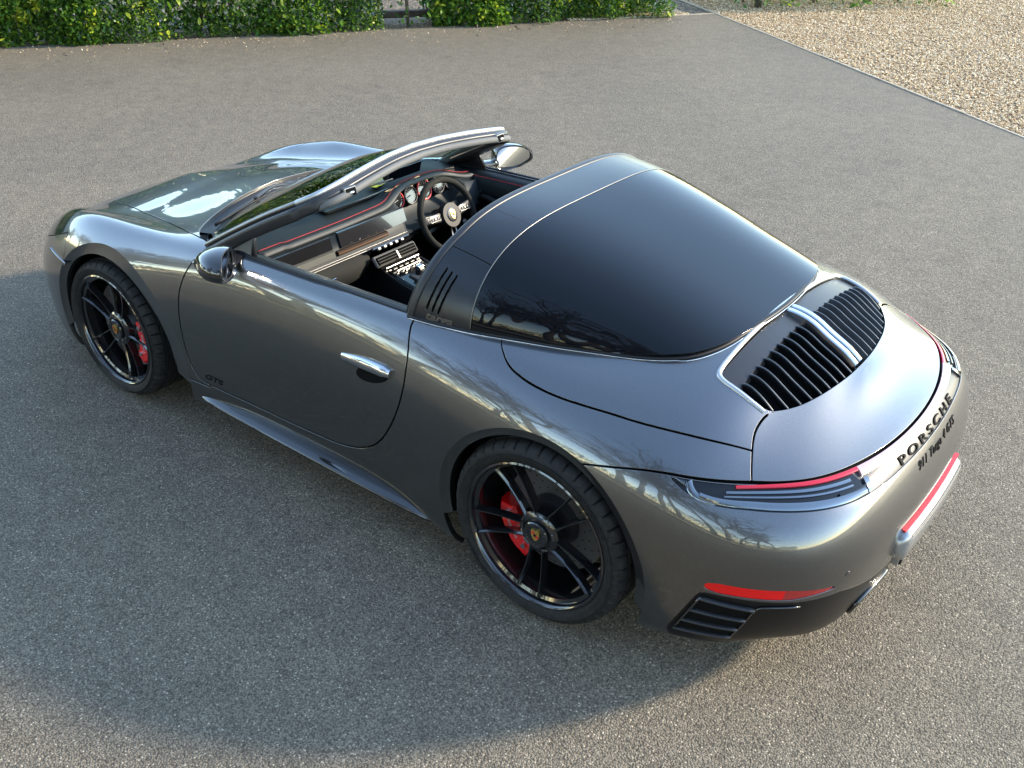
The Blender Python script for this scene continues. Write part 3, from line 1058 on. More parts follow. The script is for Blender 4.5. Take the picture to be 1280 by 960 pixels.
for q in range(2):
    rowsV = []
    for y_ in frange(.26, -.26, 27):
        for zz, oo in ((.487 - q * .013, .0275), (.487 - q * .013, .0300 + q * .002), (.4845 - q * .013, .0300 + q * .002), (.4845 - q * .013, .0275)):
            rowsV.append(rear_row(y_, zz, oo))
    F = [(i * 4 + k_, (i + 1) * 4 + k_, (i + 1) * 4 + k_ + 1, i * 4 + k_ + 1) for i in range(26) for k_ in range(3)]
    mesh('carrier_groove', rowsV, F, M['satin_black'], carrier)
# pale diffuser blade in the middle
rowsV = []
for y_ in frange(.14, -.44, 25):
    for zz, oo in ((.332, -.01), (.330, .004), (.262, .024), (.256, -.01)):
        rowsV.append(rear_row(y_, zz, oo))
F = [(i * 4 + k_, (i + 1) * 4 + k_, (i + 1) * 4 + k_ + 1, i * 4 + k_ + 1) for i in range(24) for k_ in range(3)]
F += [(0, 1, 2, 3), (99, 98, 97, 96)]
blade = mesh('diffuser_blade', rowsV, F, M['pale_and_glare_trim'], car, sharp=40)
for y_ in (.12, .04, -.10, -.25):
    a = rear_row(y_, .330, .005)
    b = rear_row(y_ + .006, .264, .025)
    Vv, F = sweep([a, b], rrect(.005, .012, .001, 1), normals=(-1, 0, 0))
    mesh('diffuser_fin', Vv, F, M['satin_black'], blade)
# exhaust tips: oval tubes
for sg in (1, -1):
    cx = -3.372
    rings = []
    ny = 40
    def oval(x, ry, rz, cy=sg * .315, cz=.278):
        out = []
        for i in range(ny):
            a = 2 * math.pi * i / ny
            cs, sn = math.cos(a), math.sin(a)
            yy = cy + ry * math.copysign(abs(cs) ** .7, cs)
            zz = cz + rz * math.copysign(abs(sn) ** .7, sn)
            # the tip follows the sweep of the bumper
            xx = x + (abs(yy) - .315) * .30
            out.append((xx, yy, zz))
        return out
    seq = [(cx + .02, .108, .050), (cx - .018, .110, .052), (cx - .024, .106, .048), (cx - .020, .098, .040), (cx + .10, .094, .037), (cx + .14, .02, .01)]
    Vv = [q for x, a, b in seq for q in oval(x, a, b)]
    F = [(k_ * ny + i, k_ * ny + (i + 1) % ny, (k_ + 1) * ny + (i + 1) % ny, (k_ + 1) * ny + i) for k_ in range(len(seq) - 1) for i in range(ny)]
    tip = mesh('exhaust_tip', Vv, F, M['gloss_black'], car, sharp=50)
    def sp(a, ky, kz, off):
        cs, sn = math.cos(a), math.sin(a)
        yy = sg * .315 + ky * math.copysign(abs(cs) ** .7, cs)
        zz = .250 + kz * math.copysign(abs(sn) ** .7, sn)
        h = tail_pt(th_of_y(yy, zz), zz)
        return h[0] + h[1] * off
    patch = [sp(a, .124, .052, .0015) for a in np.linspace(0, 2 * math.pi, 41)[:-1]]
    mesh('tip_shade_patch', patch, [tuple(range(40))], M['void'], tip, smooth=False)  # flat dark oval laid on the bumper, the recess's shade as colour
    for ky, kz, off, mt, rw in ((.118, .047, .004, 'gloss_black', .009), (.100, .036, .006, 'chrome', .003)):
        pth = [sp(a, ky, kz, off) for a in np.linspace(0, 2 * math.pi, 41)]
        V1, F1 = sweep(pth, circ(rw, 8), normals=(-1, 0, 0), cap=False)
        mesh('tip_rim', V1, F1, M[mt], tip)
# side intakes of the valance with louvres
for sg in (1, -1):
    def vp(s, z, off=0.0):
        h = on_side(s, z, sg)
        return h[0] + h[1] * off
    quad = [(3.062, .415), (3.215, .405), (3.150, .255), (2.985, .245)]
    def bil(u, v_):
        a, b, c, d = [np.array(q) for q in quad]
        return a * (1 - u) * (1 - v_) + b * u * (1 - v_) + c * u * v_ + d * (1 - u) * v_
    Vv, F = [], []
    for i in range(7):
        for j in range(7):
            q = bil(i / 6, j / 6)
            Vv.append(vp(q[0], q[1], .0015))
    F = [(i * 7 + j, (i + 1) * 7 + j, (i + 1) * 7 + j + 1, i * 7 + j + 1) for i in range(6) for j in range(6)]
    vent = mesh('side_intake', Vv, F, M['void'], car)
    for vv in (.02, .36, .68, .98):
        pts = [vp(*bil(u, vv), .006) for u in frange(0, 1, 9)]
        V2, F2 = sweep(pts, rrect(.016, .007, .002, 1), normals=(0, sg * .4, 1))
        mesh('louvre', V2, F2, M['satin_black'], vent)
    pts = [vp(*bil(0, vv), .006) for vv in frange(0, 1, 7)]
    V2, F2 = sweep(pts, rrect(.007, .012, .002, 1), normals=(0, sg, .1))
    mesh('intake_frame', V2, F2, M['gloss_black'], vent)
    # glossy panel edge beside the intake
    pts = [vp(*q, .004) for q in catmull([(3.150, .255), (3.185, .33), (3.215, .40), (3.245, .415), (3.32, .418)], 5)]
    V2, F2 = sweep(pts, rrect(.006, .006, .002, 1), normals=(0, sg, .1))
    mesh('panel_edge', V2, F2, M['gloss_black'], car)
    # parking sensors
    h = tail_pt(th_of_y(sg * .60, .505), .505)
    V2, F2 = sweep([h[0] - h[1] * .003, h[0] + h[1] * .0022], circ(.0095, 16), normals=(0, 0, 1))
    mesh('parking_sensor', V2, F2, M['paint'], rear_bumper, sharp=40)

# ================================================================== ENGINE GRILLE
def ztop(s, y):
    h = on_top(s, y)
    return h[0].z
# tray floor
gp = [q for q in GRILLE if q[1] >= 0]
outl = gp + [(a, -b) for a, b in gp[::-1] if b > 0]
Vv = []
F = []
nO = len(outl)
for d in (.0, .045):
    for a, b in outl:
        Vv.append((-a, b, ztop(a, b) - .003 - d))
for i in range(nO):
    j = (i + 1) % nO
    F.append((i, j, nO + j, nO + i))
F.append(tuple(range(nO, 2 * nO)))
tray = mesh('grille_tray', Vv, F, M['void'], engine_lid, smooth=False)
# flat dark panel ahead of the slats
SL0 = 2.938
Vv, F = [], []
for i in range(41):
    y_ = -.492 + .984 * i / 40
    yy = abs(y_)
    s0 = 2.860 + max(0, (yy - .455) / .04) ** 2 * .02
    for s_ in (s0, s0 + .012, 2.90, SL0 - .004, SL0):
        dz = -.010 if s_ < SL0 else -.03
        Vv.append((-s_, y_, ztop(s_, y_) + dz))
F = [(i * 5 + q, (i + 1) * 5 + q, (i + 1) * 5 + q + 1, i * 5 + q + 1) for i in range(40) for q in range(4)]
mesh('grille_panel', Vv, F, M['satin_black'], engine_lid, sharp=40)
# raised lip round front and sides; sky glow put into its pale colour
gpath = [(3.03, .505), (2.98, .512), (2.92, .512), (2.885, .508), (2.862, .496), (2.853, .470), (2.850, .40), (2.848, .2), (2.847, 0)]
full = gpath + [(a, -b) for a, b in gpath[:-1][::-1]]
full = catmull(full, 6)
pts = [(-a, b, ztop(a, b) + .001) for a, b in full]
nrm = []
for a, b in full:
    nrm.append(on_top(a, b)[1])
prof = [(-.009, -.003), (-.0075, .002), (-.003, .0055), (.003, .0055), (.0075, .002), (.009, -.003)]
Vv, F = sweep(pts, prof, normals=np.array([tuple(q) for q in nrm]))
mesh('grille_surround', Vv, F, M['pale_and_glare_trim'], engine_lid, sharp=60)
GR = [(q[0], q[1]) for q in GRILLE if q[0] > 3.0]
def rear_edge(y):
    c = sorted([(b, a) for a, b in GR if b >= 0])
    return float(np.interp(abs(y), [q[0] for q in c], [q[1] for q in c])) - .006
for sg in (1, -1):
    for i in range(9):
        y_ = sg * (.075 + i * .0495)
        se = rear_edge(y_)
        if i == 8:
            se = min(se, 3.045)
        if se < 2.99: se = 2.99
        n = 14
        Vv = []
        for q in range(n + 1):
            t = q / n
            s_ = SL0 - .006 + (se - SL0 + .006) * t
            z_ = ztop(s_, y_)
            rise = .006 - .010 * t ** 3 - .012 * (1 - t) ** 8
            wd = .0052
            lean = sg * .013
            for dy, dz in ((-wd - lean, -.034), (-wd * .9, rise - .003), (-wd * .4, rise), (wd * .4, rise), (wd * .9, rise - .003), (wd - lean, -.034)):
                Vv.append((-s_, y_ + dy, z_ + dz))
        F = [(q * 6 + k_, (q + 1) * 6 + k_, (q + 1) * 6 + k_ + 1, q * 6 + k_ + 1) for q in range(n) for k_ in range(5)]
        F += [tuple(range(6)), tuple(n * 6 + k_ for k_ in range(6))[::-1]]
        mesh('grille_slat', Vv, F, M['bar'], engine_lid, sharp=40)
for y_ in (.0175, -.0175):
    n = 14
    Vv = []
    for q in range(n + 1):
        t = q / n
        s_ = 2.875 + (3.142 - 2.875) * t
        z_ = ztop(s_, y_)
        rise = .014 - .008 * (1 - t) ** 6 - .012 * t ** 6
        for dy, dz in ((-.0135, -.03), (-.013, rise - .004), (-.009, rise), (.009, rise), (.013, rise - .004), (.0135, -.03)):
            Vv.append((-s_, y_ + dy, z_ + dz))
    F = [(q * 6 + k_, (q + 1) * 6 + k_, (q + 1) * 6 + k_ + 1, q * 6 + k_ + 1) for q in range(n) for k_ in range(5)]
    F += [tuple(range(6)), tuple(n * 6 + k_ for k_ in range(6))[::-1]]
    mesh('grille_centre_bar', Vv, F, M['chrome'], engine_lid, sharp=40)

# ================================================================== ROLL BAR AND WRAPAROUND REAR WINDOW
ZC = [(1.6, 1.278), (1.75, 1.275), (1.85, 1.269), (1.95, 1.259), (2.05, 1.243), (2.2, 1.211), (2.4, 1.160), (2.6, 1.099), (2.8, 1.032), (2.9, 1.0), (3.0, .965)]
YB = [(1.6, .79), (1.8, .775), (2.05, .747), (2.2, .708), (2.33, .670), (2.46, .627), (2.6, .590), (2.8, .560), (3.0, .545)]
ZBS = [(1.6, .915), (1.8, .918), (2.05, .928), (2.33, .93), (2.46, .93), (2.6, .922), (2.75, .90), (2.85, .87), (3.0, .80)]
def smooth_tab(tab):
    c = catmull(tab, 12)
    return lambda x: np.interp(x, c[:, 0], c[:, 1])
fzc, fyb, fzb = smooth_tab(ZC), smooth_tab(YB), smooth_tab(ZBS)
NEX, MEX = 3.8, .5
def green(s, t):
    """roof surface: s station, t from -90 (right base) to 90 (left base)"""
    a = R(t)
    u = np.sign(np.sin(a)) * np.abs(np.sin(a)) ** (2 / NEX)
    h = np.abs(np.cos(a)) ** (2 * MEX)
    return np.stack([s, fyb(s) * u, fzb(s) + (fzc(s) - fzb(s)) * h], -1)
ss = np.linspace(1.70, 2.95, 160)
tt = np.linspace(-90, 90, 150)
tt = np.sign(tt) * 90 * (np.abs(tt) / 90) ** 1.15
SS, T_ = np.meshgrid(ss, tt, indexing='ij')
GG = green(SS, T_)
gt = grid_tris(*SS.shape)
GV = GG.reshape(-1, 3)
GN = vnormals(GV, gt)
if GN[len(GN) // 2, 2] < 0:
    gt = gt[:, ::-1]
    GN = -GN
GRN = PM(GV, GN, gt)
_gb = BVHTree.FromPolygons([tuple(q) for q in GV * np.array([-1, 1, 1])], [tuple(int(i) for i in t) for t in gt])
def gray(o, d):
    h = _gb.ray_cast(Vector(o), Vector(d).normalized())
    if h[0] is None: return None
    n = h[1]
    if n.dot(Vector(d)) > 0: n = -n
    return h[0], n
# window outline in plan
WIN = [(2.05, 1.0), (2.05, .742), (2.158, .714), (2.331, .659), (2.463, .614), (2.605, .567), (2.70, .520), (2.765, .463), (2.812, .37), (2.836, .25), (2.852, .10), (2.856, 0)]
wc = catmull(WIN[1:], 5)
WINP = [(2.05, -.2), (2.05, 1.0)] + [tuple(q) for q in wc] + [(2.856, -.2)]
g = GRN
g1 = split(g, np.where(g.V[:, 0] < 2.05, -1, np.maximum(sd_poly(np.stack([g.V[:, 0], Y(g.V)], 1), [(2.0, -.2)] + [(2.0, wc[0][1] + .006)] + [(a + .004, b + .006) for a, b in wc] + [(2.860, -.2)]), -1)))[0]
def fr(v):     # front edge of the bar, leaning back a little towards the top
    return v[:, 0] - (1.820 + .066 * np.clip((v[:, 2] - .93) / .28, 0, 1))
bar, _ = split(g1, v_ := (g1.V[:, 0] - 2.048))
_, bar = split(bar, fr(bar.V))
_, glass = split(g1, g1.V[:, 0] - 2.056)
roll_bar = empty('roll_bar', car)
# the hoop is three skins: two upright side panels, two shoulders, one top panel
SH1, SH2 = .405, .625
v = bar.V
lowp, upp = gapcut(bar, SH2 - Y(v), .0022)
v = upp.V
shp, topp = gapcut(upp, SH1 - Y(v), .0012)
for pm in sides(lowp):
    # three slots in each side panel
    sg = 1 if pm.V[:, 1].mean() > 0 else -1
    f = np.full(len(pm.V), 1.0)
    for q in range(3):
        sa, za = 1.905 + q * .024, 1.118 - q * .006
        sb, zb_ = 1.872 + q * .024, .985 - q * .004
        A, B = np.array([sa, za]), np.array([sb, zb_])
        w_ = pm.V[:, [0, 2]] - A
        e = B - A
        t = np.clip((w_ @ e) / (e @ e), 0, 1)
        f = np.minimum(f, np.hypot(*(w_ - t[:, None] * e).T) - .0058)
    slot, pm = split(pm, f)
    sp = to_mesh('side_panel', pm, M['bar'], roll_bar, flange=.012)
    slot = PM(slot.V - slot.N * .010, slot.N, slot.T)
    to_mesh('air_slot', slot, M['void'], roll_bar, flange=0)
for pm in sides(shp):
    to_mesh('shoulder_panel', pm, M['bar'], roll_bar, flange=.012)
to_mesh('top_panel', topp, M['bar'], roll_bar, flange=.012)
rear_window = to_mesh('rear_window', glass, M['rear_glass'], car, flange=.006)
def gpt(s, t, off=0.0):
    q = green(np.array(s), np.array(t))
    a = green(np.array(s + .004), np.array(t)); b = green(np.array(s), np.array(t + .4 if t < 89 else t - .4))
    n = np.cross(a - q, b - q)
    n = n / (np.linalg.norm(n) + 1e-12)
    if n[2] < 0 or (abs(n[2]) < .2 and n[1] * q[1] < 0): n = -n
    q = q + n * off
    return Vector((-q[0], q[1], q[2])), Vector((-n[0], n[1], n[2]))
# bright strip added for the edge reflections between hoop and glass
pts, nr = [], []
for t in np.linspace(-86, 86, 90):
    a = gpt(2.052, t, .0005)
    pts.append(a[0]); nr.append(tuple(a[1]))
Vv, F = sweep(pts, rrect(.0034, .0036, .001, 1), normals=np.array(nr))
mesh('edge_glint_strip', Vv, F, M['silver'], car)
# inner edge and seal of the hoop
for nm, so, dp, wdt, mt in (('hoop_seal', -.018, -.008, .030, 'satin_black'), ('hoop_inner_trim', -.030, -.030, .046, 'leather')):
    pts, nr = [], []
    for t in np.linspace(-88, 88, 80):
        z_ = green(np.array(1.83), np.array(t))[2]
        s_ = 1.820 + .066 * min(1, max(0, (z_ - .93) / .28)) + so
        a = gpt(s_, t, dp)
        pts.append(a[0]); nr.append(tuple(a[1]))
    Vv, F = sweep(pts, rrect(wdt, .024, .008, 3), normals=np.array(nr))
    mesh(nm, Vv, F, M[mt], roll_bar)
# underside of the hoop and the glass (dark lining)
lin = PM(bar.V - bar.N * .05, bar.N, bar.T)
to_mesh('hoop_lining', lin, M['leather'], roll_bar, flange=0)
# black frit edge / rubber along the base of the glass
pts, nr = [], []
edge = [(s_, y_) for s_, y_ in catmull([(1.80, .772), (1.92, .762)] + WIN[1:], 5)]
edge = edge + [(a, -b) for a, b in edge[:-1][::-1]]
for a, b in edge:
    h = on_top(a, b)
    pts.append(h[0] + h[1] * .003)
    nr.append(tuple(h[1]))
Vv, F = sweep(pts, rrect(.017, .012, .005, 3), normals=np.array(nr))
mesh('window_rubber', Vv, F, M['black_plastic'], car)
pts2 = []
for a, b in edge:
    n_ = math.hypot(1, 1)
    h = on_top(a + (.012 if abs(b) < .5 else .004), b + (.011 if b > .3 else (-.011 if b < -.3 else 0)))
    pts2.append(h[0] + h[1] * .002)
Vv, F = sweep(pts2, circ(.0022, 6), normals=np.array(nr))
mesh('window_bead', Vv, F, M['chrome'], car)
# relief script on the left and right side panel
for sg in (1, -1):
    def place(u, v_):
        s_ = (1.868 + .115 * u) if sg > 0 else (1.868 + .115 * (1 - u))
        z_ = .949 + v_ * .040 + .0 * u
        h = gray((-s_, sg * 2, z_), (0, -sg, 0))
        return h
    lettering('relief_script', 'targa', place, .0022, M['silver'], roll_bar, xs=1.0, shear=.4, bold=.02)

# ================================================================== WINDSCREEN, COWL, WIPERS
A0, A1, A2 = (.66, .748, .905), (.95, .672, 1.075), (1.165, .600, 1.176)
half = [A0, (.80, .712, .99), A1, (1.08, .632, 1.141), (1.155, .585, 1.181), (1.175, .50, 1.202), (1.160, .34, 1.219), (1.135, .16, 1.228), (1.125, 0, 1.231)]
fpath = catmull(half, 8)
fpath = np.concatenate([fpath, fpath[:-1][::-1] * np.array([1, -1, 1])])
base_c = catmull([(.60, .735, .895), (.555, .66, .905), (.50, .50, .92), (.465, .30, .932), (.45, .12, .938), (.447, 0, .939)], 8)
def fn_at(P):
    # normal of the screen: up and forwards, fanning out with y
    return np.array([-.62, P[1] * .45, .70])
Wp = [(-a, b, c) for a, b, c in fpath]
Wn = [(-fn_at(q)[0], fn_at(q)[1], fn_at(q)[2]) for q in fpath]
def dist_prof(i, n):
    t = abs(2 * i / (n - 1) - 1)              # 1 at the feet, 0 in the middle of the header
    return t
frame = empty('windscreen_frame', car)
profs_out, profs_in, profs_gl = [], [], []
n = len(fpath)
for i in range(n):
    t = dist_prof(i, n)
    w_ = .030 if t < .55 else .030 + (t - .55) * .03
    profs_out.append([(a, b + .002) for a, b in rrect(w_, .020, .008, 3)])
    wi = w_ * 1.5 + (.040 if t > .62 else (.020 * max(0, (t - .45) / .17)))
    profs_in.append([(a, b - .026 - (.006 if t > .5 else 0)) for a, b in rrect(wi, .040 + (.012 if t > .5 else 0), .014, 3)])
kk = [i for i in range(n) if dist_prof(i, n) > .60 and i < n / 2]
nk = len(kk)
V1, F1 = sweep(Wp[:nk], profs_out[:nk], normals=np.array(Wn[:nk]))
mesh('pillar', V1, F1, M['paint'], frame, sharp=50)
V1, F1 = sweep(Wp[-nk:], profs_out[-nk:], normals=np.array(Wn[-nk:]))
mesh('pillar', V1, F1, M['paint'], frame, sharp=50)
V1, F1 = sweep(Wp[nk - 1:n - nk + 1], [[(a * 1.05, b + .001) for a, b in q] for q in profs_out[nk - 1:n - nk + 1]], normals=np.array(Wn[nk - 1:n - nk + 1]))
mesh('header_trim', V1, F1, M['pale_and_glare_trim'], frame, sharp=50)  # the sky's white reflection is put into the strip's pale colour
V1, F1 = sweep(Wp, profs_in, normals=np.array(Wn))
mesh('inner_frame', V1, F1, M['satin_black'], frame, sharp=50)
# rear-facing header cover: dark channel and a grey padded roll
def off_path(ds, dz, dy=1.0, lo=.50, hi=.5):
    out = []
    for i in range(n):
        if dist_prof(i, n) < lo:
            a, b, c = fpath[i]
            out.append((-(a + ds), b * dy, c + dz))
    return out
V1, F1 = sweep(off_path(.030, -.010, .985, .62), rrect(.026, .016, .006, 3), normals=(0.3, 0, 1))
mesh('header_channel', V1, F1, M['satin_black'], frame, sharp=50)
V1, F1 = sweep(off_path(.052, -.024, .965, .60), rrect(.030, .030, .013, 4), normals=(0.3, 0, 1))
mesh('header_roll', V1, F1, M['padded_grey'], frame, sharp=60)
for sg in (1, -1):
    c = (-1.222, sg * .474, 1.184)
    rot = Matrix.Rotation(R(18), 3, 'Y') @ Matrix.Rotation(R(-sg * 6), 3, 'Z')
    Vv, F = box(c, (.03, .064, .040), rot, .005)
    so = mesh('latch_socket', Vv, F, M['silver'], frame, smooth=False)
    Vv, F = box((c[0] - .0085, c[1], c[2] + .001), (.02, .050, .027), rot, .003)
    mesh('socket_opening', Vv, F, M['void'], frame, smooth=False)
    Vv, F = box((c[0] - .019, c[1], c[2] + .001), (.006, .018, .007), rot, .001)
    mesh('socket_pin', Vv, F, M['chrome'], frame, smooth=False)
    V1, F1 = sweep([(-1.20, sg * .44, 1.185), (-1.185, sg * .25, 1.200), (-1.178, sg * .10, 1.206)], rrect(.010, .007, .002, 2), normals=(0, 0, 1))
    mesh('header_rod', V1, F1, M['silver'], frame)
# sun visors folded forward and the inside mirror
for sg in (1, -1):
    Vv, F = box((-1.115, sg * .33, 1.172), (.13, .34, .014), Matrix.Rotation(R(24), 3, 'Y') @ Matrix.Rotation(R(-sg * 4), 3, 'Z'), .005)
    vz = mesh('sun_visor', Vv, F, M['leather'], car, smooth=False)
    Vv, F = box((-1.17, sg * .33, 1.150), (.006, .30, .006), Matrix.Rotation(R(-sg * 4), 3, 'Z'), .001)
    mesh('visor_edge', Vv, F, M['silver'], vz, smooth=False)
Vv, F = box((-1.06, 0, 1.12), (.035, .22, .062), Matrix.Rotation(R(-14), 3, 'Y'), .014)
im = mesh('inside_mirror', Vv, F, M['satin_black'], car, smooth=False)
Vv, F = box((-1.0795, 0, 1.116), (.003, .205, .050), Matrix.Rotation(R(-14), 3, 'Y'), .001)
mesh('mirror_pane', Vv, F, M['mirror_glass'], im, smooth=False)
V1, F1 = sweep([(-1.05, 0, 1.13), (-1.04, 0, 1.17), (-1.06, 0, 1.205)], circ(.011, 8), normals=(1, 0, 0))
mesh('mirror_arm', V1, F1, M['satin_black'], im)
# the pane itself: lofted between cowl and header, with thickness
top_c = fpath[:n // 2 + 1]
def resample(c, k_):
    d = np.concatenate([[0], np.cumsum(np.linalg.norm(np.diff(c, axis=0), axis=1))])
    x = np.linspace(0, d[-1], k_)
    return np.stack([np.interp(x, d, c[:, q]) for q in range(3)], 1)
pil = resample(fpath[:34], 24)[::-1]         # pillar, top to bottom... used as the side edge
hdr_i = n // 2 - int(n * .20)
hdr = resample(fpath[hdr_i:n // 2 + 1], 20)
bas = resample(base_c, 20)
rows = []
K = 18
sidec = resample(fpath[:hdr_i + 1], K + 1)
for r_ in range(K + 1):
    t = r_ / K
    row = []
    for q in range(20):
        u = q / 19                                   # 0 at the pillar, 1 at the centre
        c = bas[q] * (1 - t) + hdr[q] * t
        e = sidec[r_] - (bas[0] * (1 - t) + hdr[0] * t)
        c = c + e * (1 - u) ** 2
        c = c + np.array([-.022, 0, .022]) * math.sin(math.pi * t) * u * .9
        row.append(c)
    rows.append(row)
Vv = []
for row in rows:
    full = row + [q * np.array([1, -1, 1]) for q in row[:-1][::-1]]
    Vv += [(-q[0], q[1], q[2]) for q in full]
wN = 39
F = [(i * wN + q, i * wN + q + 1, (i + 1) * wN + q + 1, (i + 1) * wN + q) for i in range(K) for q in range(wN - 1)]
pane = mesh('windscreen', Vv, F, M['pane'], car)
sm = pane.modifiers.new('thickness', 'SOLIDIFY')
sm.thickness = .005
# cowl: dark scuttle between bonnet and glass
Vv = []
hb = [(a, b) for a, b in OPEN if b >= 0 and a < .72]
hb = [(float(np.interp(t, np.linspace(0, 1, len(hb)), [q[0] for q in hb])), float(np.interp(t, np.linspace(0, 1, len(hb)), [q[1] for q in hb]))) for t in np.linspace(0, 1, 24)]
bas24 = resample(base_c[::-1], 24)
line = []
for q in range(24):
    a, b = hb[q]
    z0 = ztop(a - .004, min(b, .75)) if on_top(a - .004, b) else .9
    p0 = np.array([a, b, z0 - .012])
    p1 = bas24[q] + np.array([.05, 0, -.004])
    seg = []
    for t in np.linspace(0, 1, 9):
        c = p0 * (1 - t) + p1 * t
        c[2] -= .018 * math.sin(math.pi * min(1, t * 1.2)) * 1.0 + (.006 if 0.3 < t < .36 else 0)
        seg.append(c)
    line.append(seg)
full = [[q * np.array([1, -1, 1]) for q in s_] for s_ in line[1:][::-1]] + line
Vv = [(-q[0], q[1], q[2]) for s_ in full for q in s_]
F = [(i * 9 + q, i * 9 + q + 1, (i + 1) * 9 + q + 1, (i + 1) * 9 + q) for i in range(len(full) - 1) for q in range(8)]
cowl = mesh('scuttle_panel', Vv, F, M['black_plastic'], car)
for t in (.30, .55):
    pts = [(-(s_[0] * (1 - t) + s_[8] * t)[0], (s_[0] * (1 - t) + s_[8] * t)[1], (s_[0] * (1 - t) + s_[8] * t)[2] - .009) for s_ in full]
    V1, F1 = sweep(pts, rrect(.008, .008, .002, 2), normals=(0, 0, 1))
    mesh('scuttle_rib', V1, F1, M['satin_black'], cowl)
# wipers
def wiper(y0, y1, s0, s1, z0, z1, pv):
    wv = empty('wiper', car)
    b = [(-s0, y0, z0), (-(s0 + s1) / 2 + .008, (y0 + y1) / 2, (z0 + z1) / 2 + .006), (-s1, y1, z1)]
    V1, F1 = sweep(catmull(b, 6), rrect(.010, .014, .003, 2), normals=(0, 0, 1))
    mesh('wiper_blade', V1, F1, M['black_plastic'], wv)
    mid = b[1]
    a = [pv, ((pv[0] + mid[0]) / 2 + .01, (pv[1] + mid[1]) / 2, (pv[2] + mid[2]) / 2 + .022), (mid[0], mid[1], mid[2] + .012)]
    V1, F1 = sweep(catmull(a, 6), rrect(.016, .009, .003, 2), normals=(0, 0, 1))
    mesh('wiper_arm', V1, F1, M['satin_black'], wv)
    V1, F1 = sweep([(pv[0], pv[1], pv[2] - .02), (pv[0], pv[1], pv[2] + .010)], circ(.017, 12), normals=(1, 0, 0))
    mesh('wiper_pivot', V1, F1, M['satin_black'], wv, sharp=40)
wiper(.64, .10, .575, .475, .935, .958, (-.40, .06, .925))
wiper(.02, -.52, .465, .53, .960, .945, (-.40, -.50, .918))

